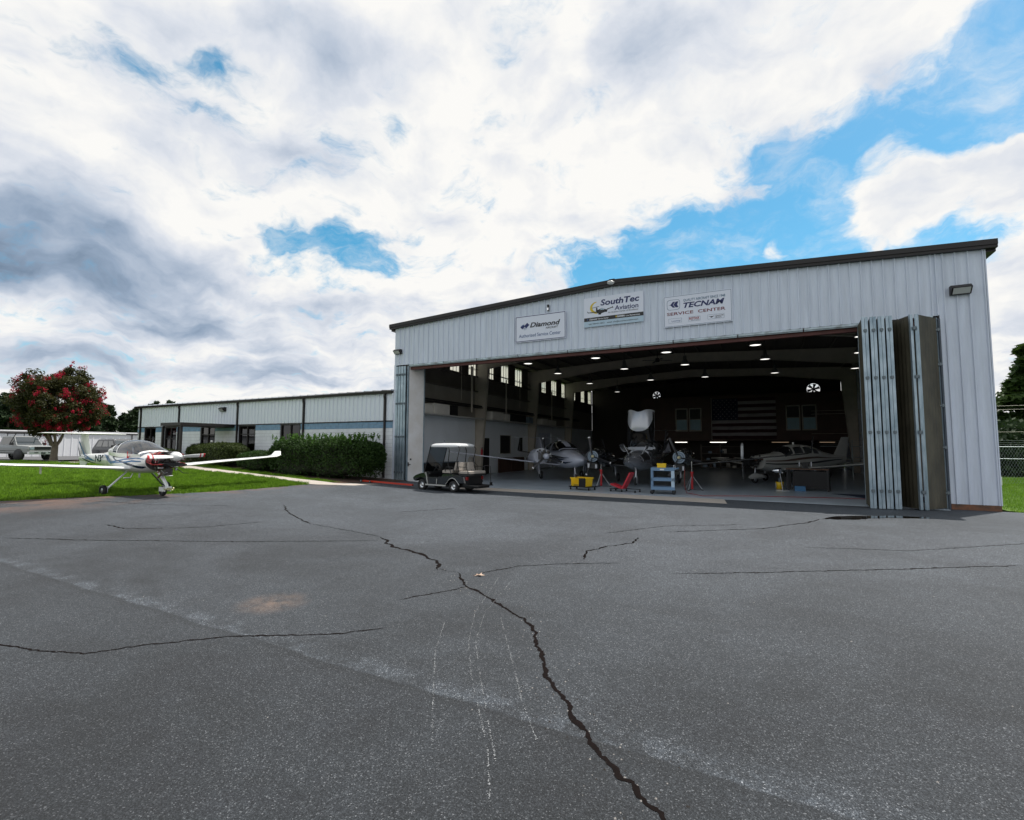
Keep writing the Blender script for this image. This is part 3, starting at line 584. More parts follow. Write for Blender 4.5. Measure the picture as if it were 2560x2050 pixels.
# back wall with two fan openings
FN = [(7.1, 7.22, .42), (21.1, 7.2, .55)]
b = B()
xs = [.06, 7.1-.45, 7.1+.45, 21.1-.58, 21.1+.58, WH-.05]
b.box(xs[0], xs[5], DEP, DEP+.1, 0, 6.6)
for i in (0, 2, 4): b.box(xs[i], xs[i+1], DEP, DEP+.1, 6.6, HR+.1)
b.box(xs[1], xs[2], DEP, DEP+.1, 7.67, HR+.1); b.box(xs[1], xs[2], DEP, DEP+.1, 6.6, 6.77); b.box(xs[3], xs[4], DEP, DEP+.1, 7.78, HR+.1); b.box(xs[3], xs[4], DEP, DEP+.1, 6.6, 6.62)
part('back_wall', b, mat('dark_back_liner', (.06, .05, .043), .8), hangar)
for x, z, r_ in FN:
    f_ = thing('exhaust_fan', 'exhaust fan with daylight through it, ' + ('small one at the left of the back wall' if x < 10 else 'large one above the right mezzanine window'), 'fan', (x, DEP, z), 0, 'exhaust fans in the hangar back wall')
    b = B(); n = 24
    ring = [(r_*.97*math.cos(a), r_*.97*math.sin(a)) for a in [2*math.pi*i/n+math.pi/4 for i in range(n)]]
    q = r_+.04; sq = []
    for i in range(n):
        a = 2*math.pi*i/n+math.pi/4; s_ = q/max(abs(math.cos(a)), abs(math.sin(a))); sq.append((s_*math.cos(a), s_*math.sin(a)))
    b.add([(u, -.02, w_) for u, w_ in ring]+[(u, -.02, w_) for u, w_ in sq], [(i, (i+1) % n, n+(i+1) % n, n+i) for i in range(n)]); b.loft([[(u, yy, w_) for u, w_ in ring] for yy in (-.02, -.15)], cap=False)
    part('shroud', b, m_dark, f_)
    for k in range(6):
        a = k*math.pi/3+.3; b = B(); c, s_ = math.cos(a), math.sin(a); b.add([(c*.06-s_*.05, -.04, s_*.06+c*.05), (c*.06+s_*.05, -.08, s_*.06-c*.05), (c*r_*.9+s_*.14, -.10, s_*r_*.9-c*.14), (c*r_*.9-s_*.12, -.03, s_*r_*.9+c*.12)], [(0, 1, 2, 3)]); part('blade', b, m_black, f_, fixn=False)
    b = B(); b.lathe([(0, .0), (0, .09), (.12, .09), (.12, 0)], (0, -.12, 0), (0, 1, 0), 12); part('hub', b, m_black, f_)
    b = B()
    for k in range(7): zz_ = -r_+r_*2*(k+.5)/7; hw = math.sqrt(max(.01, (r_+.03)**2-zz_**2)); b.box(-hw, hw, .03, .07, zz_-.035, zz_-.005)
    part('louvre', b, m_steeld, f_)

# folding door leaves -------------------------------------------------------
def leaf(p0, p1, mats, z0=.04, z1=5.97, name='door_leaf', parent=None, t=.06, corr=True):
    """a corrugated leaf from p0 to p1 (plan)"""
    p0, p1 = Vector((*p0, 0)), Vector((*p1, 0)); d = p1-p0; L_ = d.length; d.normalize(); nrm = Vector((-d.y, d.x, 0)); b = B()
    n = 13; 
    for s_ in (-1, 1):
        v = []
        for i in range(n+1):
            o_ = (t/2-.012 if (i % 2) else t/2-.0)*s_ if corr else t/2*s_
            q = p0+d*(L_*i/n)+nrm*o_; v += [(q.x, q.y, z0), (q.x, q.y, z1)]
        b.add(v, [(2*i, 2*i+1, 2*i+3, 2*i+2) for i in range(n)])
    for q in (p0, p1):
        a, c = q-nrm*t/2, q+nrm*t/2; b.add([(a.x, a.y, z0), (c.x, c.y, z0), (c.x, c.y, z1), (a.x, a.y, z1)], [(0, 1, 2, 3)])
    a = [p0-nrm*t/2, p0+nrm*t/2, p1+nrm*t/2, p1-nrm*t/2]; b.add([(q.x, q.y, z1) for q in a], [(0, 1, 2, 3)])
    o = part(name, b, mats, parent, fixn=False)
    # silver edge channels: both ends
    for q, sg in ((p0, 1), (p1, -1)):
        e = B(); u = d*sg
        e.prism([((q-u*.012+nrm*(t/2+.008)).x, (q-u*.012+nrm*(t/2+.008)).y), ((q-u*.012-nrm*(t/2+.008)).x, (q-u*.012-nrm*(t/2+.008)).y), ((q+u*.06-nrm*(t/2+.008)).x, (q+u*.06-nrm*(t/2+.008)).y), ((q+u*.06+nrm*(t/2+.008)).x, (q+u*.06+nrm*(t/2+.008)).y)], z0-.02, z1+.02, axis='z')
        part('edge_channel', e, m_galv, o)
    return o
m_hinge = mat('dull_hinge_steel', (.16, .19, .21), .5, metal=.4)
def hinges(parent, q, zs=(.55, 2.35, 4.05, 5.55), r_=.035):
    for z in zs:
        b = B(); b.tube([(q[0], q[1], z-.05), (q[0], q[1], z+.05)], r_, 8); b.bar((q[0]-.045, q[1]+.0, z), (q[0]+.045, q[1]+.0, z+.02), .03, .07); part('hinge', b, m_hinge, parent)
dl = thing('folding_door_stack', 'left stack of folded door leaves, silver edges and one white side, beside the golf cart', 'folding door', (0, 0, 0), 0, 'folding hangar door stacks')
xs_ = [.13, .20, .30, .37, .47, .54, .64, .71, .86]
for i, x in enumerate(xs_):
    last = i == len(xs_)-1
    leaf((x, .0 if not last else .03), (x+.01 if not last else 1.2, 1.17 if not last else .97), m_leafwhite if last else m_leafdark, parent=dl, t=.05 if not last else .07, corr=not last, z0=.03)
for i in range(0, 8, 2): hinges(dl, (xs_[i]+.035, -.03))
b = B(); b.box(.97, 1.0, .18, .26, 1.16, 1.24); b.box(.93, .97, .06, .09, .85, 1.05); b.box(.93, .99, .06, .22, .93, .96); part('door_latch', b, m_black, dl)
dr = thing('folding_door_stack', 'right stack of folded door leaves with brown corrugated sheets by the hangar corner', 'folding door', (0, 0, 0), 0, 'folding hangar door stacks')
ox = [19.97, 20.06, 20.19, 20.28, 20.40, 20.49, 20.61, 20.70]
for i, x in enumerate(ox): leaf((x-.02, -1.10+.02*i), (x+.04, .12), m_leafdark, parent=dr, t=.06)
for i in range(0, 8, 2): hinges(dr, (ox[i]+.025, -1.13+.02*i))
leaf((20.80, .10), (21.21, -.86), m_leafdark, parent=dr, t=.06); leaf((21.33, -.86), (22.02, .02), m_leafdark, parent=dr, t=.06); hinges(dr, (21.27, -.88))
b = B(); b.box(22.06, 22.108, -.03, .30, .0, HD-.1); part('door_jamb', b, mat('slate_jamb', (.06, .075, .10), .5, var=.2), dr)
for z in (.5, 1.9, 3.2, 4.5, 5.6): b = B(); b.tube([(22.04, -.05, z-.05), (22.04, -.05, z+.05)], .035, 8); b.bar((21.98, -.05, z), (22.1, -.05, z), .05, .06); part('hinge', b, m_hinge, dr)
b = B()
for x in (20.1, 20.6, 21.2, 21.8): b.box(x-.12, x+.12, -.12 if x < 22 else 0, .02, HD-.06, HD-.01)
part('trolley', b, m_galvrust, dr)

# ================================================================== office wing
off = thing('office_wing', 'long low office building with blue metal upper wall over white block', 'office building', (0, 0, 0))
XL, XR = -24.5, -.03
n = 80; st = (XR-XL)/n
tmpl = mkmesh('wall_panel', rib_panel(0, st, 3.2, 4.62, 4.62, -.02), m_panel2)
for i in range(n):
    o = link('wall_panel', tmpl, off); o.location = (XL+i*st, 0, 0)
b = B(); b.box(XL-.02, XR, -.055, -.005, 3.14, 3.19); part('drip_trim', b, m_trim, off)
OW = [(-23.54, -22.11, 1.25), (-20.9, -19.49, .75), (-16.63, -15.08, 1.0), (-12.6, -11.0, .55), (-8.65, -6.97, 1.2)]   # x0,x1,sill
# masonry in real blocks, stretcher bond with recessed joints
m_cmu = mat('white_painted_block', (.78, .80, .82), .85, var=.14, vscale=1.5, bump=.9, bscale=14)
m_cmub = mat('blue_painted_block', (.22, .36, .50), .85, var=.25, vscale=4, bump=.9, bscale=14)
m_mortar = mat('mortar_joint', (.46, .48, .50), .9)
bw, bl = B(), B(); 
def inwin(xa, xb, z):
    for a, c, s_ in OW:
        if z+.19 > s_ and xb > a-.05 and xa < c+.05: return (a-.05, c+.05)
    return None
row = 0; z = .0
while z < 3.13:
    x = XL + (.2 if row % 2 else 0.0)
    hh = min(.2, 3.14-z)
    while x < XR-.02:
        xa, xb = x+.006, min(x+.4-.006, XR-.01); segs = [(xa, xb)]
        w_ = inwin(xa, xb, z)
        if w_: segs = [q for q in ((xa, min(xb, w_[0])), (max(xa, w_[1]), xb)) if q[1]-q[0] > .03]
        for a, c in segs:
            dd = random.uniform(-.007, .007); (bl if z >= 2.78 else bw).box(a, c, -.034+dd, .05, z+.006, z+hh-.006)
        x += .4
    row += 1; z += .2
part('block_wall', bw, m_cmu, off, kind='stuff'); part('blue_block_course', bl, m_cmub, off, kind='stuff')
b = B(); xs = [XL] + [q for a, c, s_ in OW for q in (a-.04, c+.04)] + [XR]
for i in range(0, len(xs), 2): b.box(xs[i], xs[i+1], -.012, .19, 0, 3.14)
for a, c, s_ in OW: b.box(a-.04, c+.04, -.012, .19, 0, s_-.02)
part('mortar_backing', b, m_mortar, off)
for k, (a, c, s_) in enumerate(OW):
    dr_ = k in (2, 3)
    b = B(); t = .06
    b.box(a, a+t, -.01, .14, s_, 3.13); b.box(c-t, c, -.01, .14, s_, 3.13); b.box(a+t, c-t, -.01, .14, s_, s_+t); b.box(a+t, c-t, -.01, .14, 3.07, 3.13)
    md = (a+c)/2; b.box(md-.035, md+.035, .01, .13, s_+t, 3.07); zt = 2.55 if dr_ else 2.3; b.box(a+t, md-.035, .01, .13, zt, zt+.05); b.box(md+.035, c-t, .01, .13, zt, zt+.05)
    w_ = part('entrance_door' if dr_ else 'office_window', b, m_trim, off)
    for p, q in ((a+t, md-.035), (md+.035, c-t)):
        for z0, z1 in ((s_+t, zt), (zt+.05, 3.07)): g = B(); g.box(p, q, .07, .075, z0, z1); part('pane', g, m_glass, w_)
    if not dr_ :
        b = B()
        for i in range(12): xx = a+t+.03+i*(c-a-2*t-.06)/11; b.box(xx-.035, xx+.035, .22, .225, s_+.05, 3.05)
        part('vertical_blind', b, mat('beige_blind', (.45, .40, .32), .7) if k == 1 else m_greyw, w_)
    if k == 2:
        b = B(); b.box(md+.2, md+.5, .055, .06, 1.95, 2.02); b.box(md+.22, md+.45, .055, .06, 2.1, 2.2); b.box(a+.3, a+.6, .055, .06, 1.9, 1.97); part('notice', b, m_white, w_)
b = B(); b.box(XL, XR, 1.2, 1.22, 0, 3.1); b.box(XL, XR, .3, 1.2, 3.1, 3.12); part('dim_interior', b, m_dark, off)
b = B(); b.box(XL-.01, XL+.06, .2, 11.8, 0, 4.6); b.box(XL, XR, 11.8, 12, 0, 4.6); part('side_wall', b, m_cmu, off)
# roof: ribbed sheets, gutter
b = B(); nr = 40; w_ = (XR-XL+.3)/nr
for i in range(nr):
    x = XL-.3+i*w_; zf, zb = 4.74, 5.9
    b.add([(x, -.18, zf), (x+w_-.06, -.18, zf), (x+w_-.045, -.18, zf+.06), (x+w_-.015, -.18, zf+.06), (x+w_, -.18, zf), (x, 12, zb), (x+w_-.06, 12, zb), (x+w_-.045, 12, zb+.06), (x+w_-.015, 12, zb+.06), (x+w_, 12, zb)], [(i_, i_+1, i_+6, i_+5) for i_ in range(4)])
part('roof', b, m_alu, off, fixn=False)
b = B(); b.prism([(-.17, 4.60), (-.03, 4.60), (-.03, 4.72), (-.19, 4.73)], XL-.3, XR-.02, axis='x'); part('gutter', b, m_trim, off)
for x in (-24.04, -19.14, -12.7, -6.65, -.53):
    b = B(); g0 = float(H(x, 0))
    b.bar((x, -.12, 4.62), (x, -.12, 4.45), .11, .09); b.bar((x, -.12, 4.47), (x+.0, -.08, 4.3), .11, .09); b.bar((x, -.08, 4.32), (x, -.08, g0+.05), .11, .085); part('downspout', b, m_trim, off)
b = B(); b.box(-15.1, -13.0, -3.3, -.06, 3.02, 3.2); b.box(-15.0, -13.1, -3.2, -.06, 3.0, 3.02)
cn = part('entrance_canopy', b, m_trim, off)
for x, y in ((-14.98, -3.2), (-13.12, -3.2)): b = B(); b.box(x-.06, x+.06, y-.06, y+.06, float(H(x, y))-.02, 3.0); part('post', b, m_trim, cn)

# wall lights ---------------------------------------------------------------
m_lens = mat('frosted_lens', (.5, .52, .5), .3)
def wallpack(x, z, sc, label, rz=0):
    t = thing('wall_light', label, 'wall light', (x, -.03, z), rz, 'wall lights on the outside walls', sc)
    b = B(); b.prism([(0, .15), (-.16, .15), (-.30, .04), (-.12, -.15), (0, -.15)], -.26, .26, axis='x'); part('housing', b, m_trim, t)
    b = B(); b.add([(-.22, -.285, .03), (.22, -.285, .03), (.22, -.137, -.135), (-.22, -.137, -.135)], [(0, 1, 2, 3)]); 
    b.v = [(x_, y_-.012, z_-.01) for x_, y_, z_ in b.v]; part('lens', b, m_lens, t)
wallpack(.28, 6.75, .8, 'wall light above the left door stack of the hangar')
wallpack(22.62, 6.78, .95, 'wall light at the right corner of the hangar front')
wallpack(-14.2, 4.2, .9, 'wall light on the upper wall of the office wing')
t = thing('ridge_lamp', 'small round lamp under the hangar roof peak', 'lamp', (11.6, -.22, 8.66)); b = B(); b.lathe([(0, 0), (0, .15), (.03, .15), (.06, .1), (.07, 0)], (0, 0, 0), (0, -.25, -1), 16); part('housing', b, m_white, t)
t = thing('door_bell', 'small horn on the hangar front above the first sign', 'horn', (8.72, -.04, 8.02)); b = B(); b.box(-.04, .04, -.06, 0, -.16, .12); part('housing', b, m_black, t); b = B(); b.box(-.035, .035, -.08, -.06, -.14, -.02); part('lens', b, m_chrome, t)

# ================================================================== signs
def flat(c, n_, r=.3): return mat(n_, c, r)
m_navy = flat((.004, .012, .10), 'navy_print'); m_blk = flat((.006, .006, .008), 'black_print'); m_blue = flat((.012, .07, .22), 'blue_print'); m_teal = flat((.01, .10, .18), 'teal_print'); m_maroon = flat((.16, .008, .02), 'maroon_print'); m_yel = flat((.62, .45, .02), 'yellow_print'); m_bord = flat((.70, .73, .83), 'sign_board'); m_pale = flat((.42, .55, .66), 'pale_band'); m_lw = flat((.75, .76, .8), 'white_print'); m_redp = flat((.30, .015, .015), 'red_print')
def text(s_, x, z, h, m, parent, bold=0.0, shear=0.0, width=None, y=-.006, name='lettering'):
    c = bpy.data.curves.new('t', 'FONT'); c.body = s_; c.size = 1; c.offset = bold; c.shear = shear; c.resolution_u = 3; c.extrude = .0
    o = bpy.data.objects.new('t', c); COL.objects.link(o); dg = bpy.context.evaluated_depsgraph_get(); me = bpy.data.meshes.new_from_object(o.evaluated_get(dg)); COL.objects.unlink(o); bpy.data.objects.remove(o)
    co = np.empty(len(me.vertices)*3); me.vertices.foreach_get('co', co); co = co.reshape(-1, 3)
    sz = h/.70; x0, x1 = co[:, 0].min(), co[:, 0].max(); sx = sz if width is None else width/(x1-x0)
    v = np.c_[(co[:, 0]-x0)*sx, np.zeros(len(co)), co[:, 1]*sz]; me.vertices.foreach_set('co', v.ravel()); me.update(); me.materials.clear(); me.materials.append(m); me.name = name
    o = link(name, me, parent); o.location = (x, y, z); return o
def sign(x0, x1, z0, z1, label, border=None, bm_=None):
    t = thing('sign', label, 'sign', (x0, -.082, z0), 0, 'company signs over the hangar door'); w, h = x1-x0, z1-z0
    b = B(); b.box(0, w, 0, .03, 0, h); part('board', b, [bm_ or m_bord], t)
    if border:
        b = B(); e, q = .025, border[1]
        for a in ((e, w-e, h-e-q, h-e), (e, w-e, e, e+q), (e, e+q, e+q, h-e-q), (w-e-q, w-e, e+q, h-e-q)): b.box(a[0], a[1], -.003, -.001, a[2], a[3])
        part('border', b, border[0], t)
    return t, w, h
def poly(pts, m, parent, y=-.004, name='emblem'):
    b = B(); b.add([(p[0], y, p[1]) for p in pts], [tuple(range(len(pts)))]); return part(name, b, m, parent, fixn=False)
s1, w, h = sign(7.10, 9.56, 6.57, 7.77, 'left sign on the hangar reading Diamond Aircraft Authorized Service Center', (m_navy, .028))
text('Diamond', .74, .64, .21, m_blk, s1, .03, .28, 1.46); text('AIRCRAFT', 1.50, .50, .085, m_blk, s1, .012, .25, .60); text('Authorized Service Center', .19, .21, .155, m_blue, s1, .004, 0, 2.03)
b = B(); b.add([(.26, -.004, .69), (.36, -.004, .59), (.53, -.004, .76), (.43, -.004, .86)], [(0, 1, 2, 3)]); b.v[2:] = [(.50, -.004, .73), (.40, -.004, .80)]; b.add([(.45, -.004, .73), (.60, -.004, .87), (.71, -.004, .76), (.56, -.004, .62)], [(0, 1, 2, 3)]); part('emblem', b, m_navy, s1, fixn=False)
b = B()
for i in range(7):
    for j in range(7):
        u, v = i/7, j/7; r_ = .012*(1-v*.75)
        for (ax, az, dx1, dz1, dx2, dz2) in ((.28, .71, .10, .06, .07, .09), (.42, .64, .10, .07, .04, -.13)):
            cx, cz = ax+dx1*u*1.6+dx2*v, az+dz1*u*.8+dz2*v; b.add([(cx-r_, -.0045, cz), (cx, -.0045, cz-r_), (cx+r_, -.0045, cz), (cx, -.0045, cz+r_)], [(0, 1, 2, 3)])
part('halftone_dots', b, m_blue, s1, kind='stuff', fixn=False)
s2, w, h = sign(10.39, 12.89, 6.92, 8.17, 'middle sign reading SouthTec Aviation with a small black aeroplane and a yellow crescent')
text('SouthTec', .72, .87, .24, m_navy, s2, .026, .15, 1.62); text('Aviation', 1.32, .60, .19, m_navy, s2, .014, .05, .98); text('An Aviation Center of Excellence', 1.04, .50, .065, m_blk, s2, .0, .25, 1.25)
b = B(); b.box(0.001, w-.001, -.003, -.001, .24, .395); part('black_band', b, m_blk, s2); b = B(); b.box(.001, w-.001, -.003, -.001, .001, .237); part('pale_band', b, m_pale, s2)
text('Diamond', .24, .285, .075, m_lw, s2, .02, .2, .34); text('Service Center', .62, .285, .06, m_lw, s2, .012, 0, .44); text('GARMIN', 1.42, .285, .075, m_lw, s2, .03, 0, .31); text('Line Maintenance', 1.78, .285, .06, m_lw, s2, .01, 0, .58); text('cell: 704-431-4853', .20, .09, .06, m_blk, s2, .01, 0, .68); text('email: info@southtecaviation.com', 1.0, .09, .06, m_blk, s2, .008, 0, 1.28)
poly([(1.36, .29), (1.40, .29), (1.40, .35), (1.38, .375), (1.36, .35)], m_yel, s2); poly([(.12, .32), (.16, .29), (.2, .32), (.16, .35)], m_blue, s2)
import itertools
oc = [(.62+.36*math.cos(a)*1.0, .80+.27*math.sin(a)) for a in [math.pi*(.62+.82*i/18) for i in range(19)]]; ic = [(.70+.34*math.cos(a), .82+.235*math.sin(a)) for a in [math.pi*(.62+.80*i/18) for i in range(19)]]
b = B(); b.add([(p[0], -.0035, p[1]) for p in oc]+[(p[0], -.0035, p[1]) for p in ic], [(i, i+1, 20+i, 19+i) for i in range(18)]); part('crescent', b, m_yel, s2, fixn=False)
b = B()
for pl in ([(.14, .66), (.17, .60), (.56, .585), (.56, .625), (.19, .625), (.155, .68)], [(.56, .56), (.70, .52), (.82, .55), (1.0, .60), (1.02, .66), (.9, .70), (.78, .76), (.68, .72), (.56, .68)], [(.52, .63), (.60, .63), (.58, .80), (.53, .80)], [(.36, .79), (.66, .83), (.66, .85), (.36, .81)], [(1.0, .66), (1.22, .72), (1.27, .70), (1.235, .79), (1.215, .75), (1.0, .70)], [(.62, .50), (.72, .48), (.76, .54), (.64, .56)], [(.92, .57), (1.0, .57), (1.0, .66), (.94, .66)]):
    b.add([(p[0], -.005, p[1]) for p in pl], [tuple(range(len(pl)))])
part('aeroplane_emblem', b, m_blk, s2, fixn=False); poly([(.70, .68), (.80, .69), (.89, .67), (.84, .73), (.76, .745)], m_pale, s2, -.006)
s3, w, h = sign(13.67, 16.15, 6.55, 7.79, 'right sign reading Tecnam Service Center with a double arrow emblem', (m_teal, .012))
text('QUALITY AIRCRAFT SINCE 1948', .75, .965, .10, m_teal, s3, .006, 0, 1.5); text('TECNAM', .75, .715, .195, m_navy, s3, .032, .25, 1.47); text('SERVICE', .13, .465, .115, m_maroon, s3, .012, 0, .98); text('CENTER', 1.28, .465, .115, m_maroon, s3, .012, 0, .97)
b = B(); nn = 40; rr = []
for o_ in (0, .012):
    ring = []
    for i in range(nn):
        a = 2*math.pi*i/nn; c, s_ = math.cos(a), math.sin(a); ring.append((.38+(.245-o_)*math.copysign(abs(c)**.45, c), .88+(.205-o_)*math.copysign(abs(s_)**.45, s_)))
    rr.append(ring)
b.add([(p[0], -.004, p[1]) for r_ in rr for p in r_], [(i, (i+1) % nn, nn+(i+1) % nn, nn+i) for i in range(nn)]); part('emblem_frame', b, m_teal, s3, fixn=False)
poly([(.26, .88), (.36, 1.00), (.45, 1.00), (.36, .88), (.45, .77), (.36, .77)], m_navy, s3); poly([(.38, .88), (.47, 1.0), (.57, 1.0), (.52, .88), (.57, .77), (.47, .77)], m_navy, s3); poly([(.19, .875), (.27, .87), (.27, .89)], m_navy, s3)
for x0_, x1_ in ((.19, .68), (.92, 1.36), (1.62, 2.20)):
    b = B(); z0_, z1_ = .16, .335
    for a in ((x0_, x1_, z1_-.006, z1_), (x0_, x1_, z0_, z0_+.006), (x0_, x0_+.006, z0_+.006, z1_-.006), (x1_-.006, x1_, z0_+.006, z1_-.006)): b.box(a[0], a[1], -.003, -.001, a[2], a[3])
    part('logo_box', b, m_teal, s3)
text('Lycoming', .30, .21, .06, m_blue, s3, .0, .1, .33); text('ROTAX', .955, .225, .085, m_redp, s3, .03, 0, .37); text('AIRCRAFT ENGINES', 1.02, .18, .025, m_blk, s3, 0, 0, .3); text('Continental', 1.90, .255, .045, m_blk, s3, .012, 0, .27); text('Motors', 1.90, .19, .045, m_blk, s3, .012, 0, .2)
poly([(1.65, .29), (1.72, .235), (1.76, .21), (1.80, .235), (1.86, .29), (1.79, .26), (1.76, .27), (1.73, .26)], m_blk, s3)
b = B(); b.box(1.875, 1.88, -.003, -.001, .17, .325); part('divider', b, m_teal, s3)

# ================================================================== lights in the hangar
m_lamp = mat('lamp_diffuser', (.9, .9, .9), .5, emit=(1, .97, .9), estr=1.7)
m_shade = mat('spun_aluminium_shade', (.30, .30, .30), .35, metal=.6)
def bay_light():
    t = thing('high_bay_light', 'x', 'ceiling lamp', (0, 0, 0), 0, 'bell lamps hanging from the hangar rafters')
    b = B(); b.lathe([(.55, .02), (.55, .09), (.30, .10), (.28, .13), (.05, .27), (0, .285), (.0, .275), (.06, .255), (.27, .11)], n=20); part('shade', b, m_shade, t)
    b = B(); b.lathe([(.03, 0), (.03, .25), (.06, .25)], n=20); part('diffuser', b, m_lamp, t)
    b = B(); b.tube([(0, 0, .55), (0, 0, 1.15)], .015, 5); part('hanger', b, m_black, t); return t
rows = [(6.0, [4.85, 8.95, 12.7, 16.8, 20.95]), (10.4, [4.95, 9.4, 13.0, 17.2, 21.5]), (16.3, [5.2, 9.8, 13.5, 17.75, 22.1]), (22.9, [5.55])]
names = {0: 'nearest row', 1: 'second row', 2: 'third row', 3: 'far lone lamp'}; cols = ['first from the left', 'second from the left', 'middle one', 'second from the right', 'rightmost by the door stack']
proto = None
for i, (y, xl) in enumerate(rows):
    for j, x in enumerate(xl):
        t = bay_light() if proto is None else copy_tree(proto)
        proto = proto or t; t.location = (x, y, 6.70)
        t['label'] = ('lit bell lamp, ' + names[i] + ' from the door opening, ' + cols[j]) if i < 3 else 'lit bell lamp hanging farthest back near the left wall'
cf = thing('ceiling_fan', 'dark four-blade ceiling fan hanging near the middle of the hangar', 'fan', (11.7, 8.9, 6.85))
b = B(); b.lathe([(-.1, 0), (-.1, .12), (.1, .12), (.14, 0)], n=14); part('motor', b, m_black, cf); b = B(); b.tube([(0, 0, .1), (0, 0, 1.3)], .02, 6); part('downrod', b, m_black, cf)
for k in range(4):
    a = k*math.pi/2+.5; b = B(); b.bar((.1*math.cos(a), .1*math.sin(a), 0), (.85*math.cos(a), .85*math.sin(a), -.03), .13, .012); part('blade', b, m_black, cf)
tubes = [(9.75, 10.85, 1), (12.7, 14.1, 1), (17.5, 18.8, .12), (20.9, 22.0, .12)]
for k, (xa, xb, e_) in enumerate(tubes):
    t = thing('shop_light', ['bright tube light under the mezzanine, left one', 'bright tube light under the mezzanine below the flag', 'dim brownish tube light above the white aeroplane cabin', 'dim brownish tube light above the white aeroplane tail'][k], 'tube light', ((xa+xb)/2, 26.7, 2.30), 0, 'tube lights along the mezzanine edge'); L_ = (xb-xa)/2
    b = B(); b.box(-L_, L_, -.06, .06, .03, .08); part('housing', b, m_white if e_ == 1 else m_steeld, t)
    b = B(); b.tube([(-L_+.03, 0, 0), (L_-.03, 0, 0)], .022, 6); part('tube', b, mat('tube_%s' % ('bright' if e_ == 1 else 'dim'), (.8, .8, .8), .5, emit=(1, .95, .85) if e_ == 1 else (.75, .5, .3), estr=2.6 if e_ == 1 else .3), t)

# flag --------------------------------------------------------------------
fx0, fx1, fz0, fz1 = 12.92, 17.92, 2.59, 6.12; FW, FH = fx1-fx0, fz1-fz0
fg = thing('flag', 'large American flag hanging flat on the brown mezzanine wall', 'flag', (fx0, YM-.06, fz0))
m_fr = mat('flag_red', (.045, .008, .012), .8); m_fw = mat('flag_white', (.36, .335, .35), .8, var=.1, vscale=2); m_fb = mat('flag_blue', (.012, .016, .05), .8)
def flagquad(b, xa, xb, za, zb, off):
    n = max(2, int((xb-xa)/.12)); v = []
    for i in range(n+1):
        x = xa+(xb-xa)*i/n; y = .018*math.sin(x*4.1)+.01*math.sin(x*9)-off
        v += [(x, y, za), (x, y+.006*math.sin(x*3), zb)]
    b.add(v, [(2*i, 2*i+1, 2*i+3, 2*i+2) for i in range(n)], 0, True)
for k in range(13):
    b = B(); z1_ = FH*(1-k/13); z0_ = FH*(1-(k+1)/13); flagquad(b, FW*.42 if k < 7 else 0, FW, z0_, z1_, .0); part('stripe', b, m_fr if k % 2 == 0 else m_fw, fg, fixn=False)
# the flag is seen with white stripes leading: keep the usual order
b = B(); flagquad(b, 0, FW*.42, FH*6/13, FH, .0); part('canton', b, m_fb, fg, fixn=False)
b = B()
for r_ in range(9):
    for c in range(6 if r_ % 2 == 0 else 5):
        cx = FW*.42*((c+.5)/6 if r_ % 2 == 0 else (c+1)/6); cz = FH*(6/13+7/13*(1-(r_+.75)/9.5)); y = .018*math.sin(cx*4.1)-.03
        v = []
        for i in range(10): a = math.pi/2+i*math.pi/5; q = .062 if i % 2 == 0 else .026; v.append((cx+q*math.cos(a), y, cz+q*math.sin(a)))
        b.add([(cx, y, cz)]+v, [(0, i+1, (i+1) % 10+1) for i in range(10)])
part('stars', b, m_fw, fg, kind='stuff', fixn=False)
b = B(); b.box(-.06, -.02, -.03, .0, -.1, FH+.1); part('flag_pole', b, m_greyw, fg)

# duct boxes on the wall shelf ---------------------------------------------
m_duct = mat('cream_duct', (.66, .63, .58), .6, var=.15, vscale=2)
for k, (y0, y1, z1, m_, lb) in enumerate([(1.25, 2.15, 4.15, m_duct, 'cream box duct on the wall shelf, nearest the left door stack'), (2.25, 3.75, 4.25, m_duct, 'larger cream box duct on the shelf next to the first'), (4.0, 4.6, 4.25, m_black, 'black case on the wall shelf left of the first column'), (8.7, 10.3, 4.2, m_duct, 'long cream box duct just past the first column'), (10.6, 11.3, 4.15, m_duct, 'short cream box on the second shelf behind the long duct'), (11.5, 13.9, 4.2, m_black, 'row of black cases on the second shelf'), (14.4, 15.2, 4.15, m_galv, 'round silver drum on the second shelf'), (17.0, 18.2, 4.15, m_duct, 'dim cream box on the farthest shelf'), (18.4, 20.0, 4.1, m_duct, 'dim long cream duct on the farthest shelf')]):
    t = thing('duct_box', lb, 'box', (.06, y0, 3.67)); b = B(); L_ = y1-y0
    b.box(.0, .85, 0, L_, 0, z1-3.67); part('box_body', b, m_, t); b = B(); b.box(.84, .87, .03, L_-.03, .04, z1-3.67-.04); b.box(.05, .8, -.012, -.002, .04, z1-3.71); part('front_panel', b, m_, t)

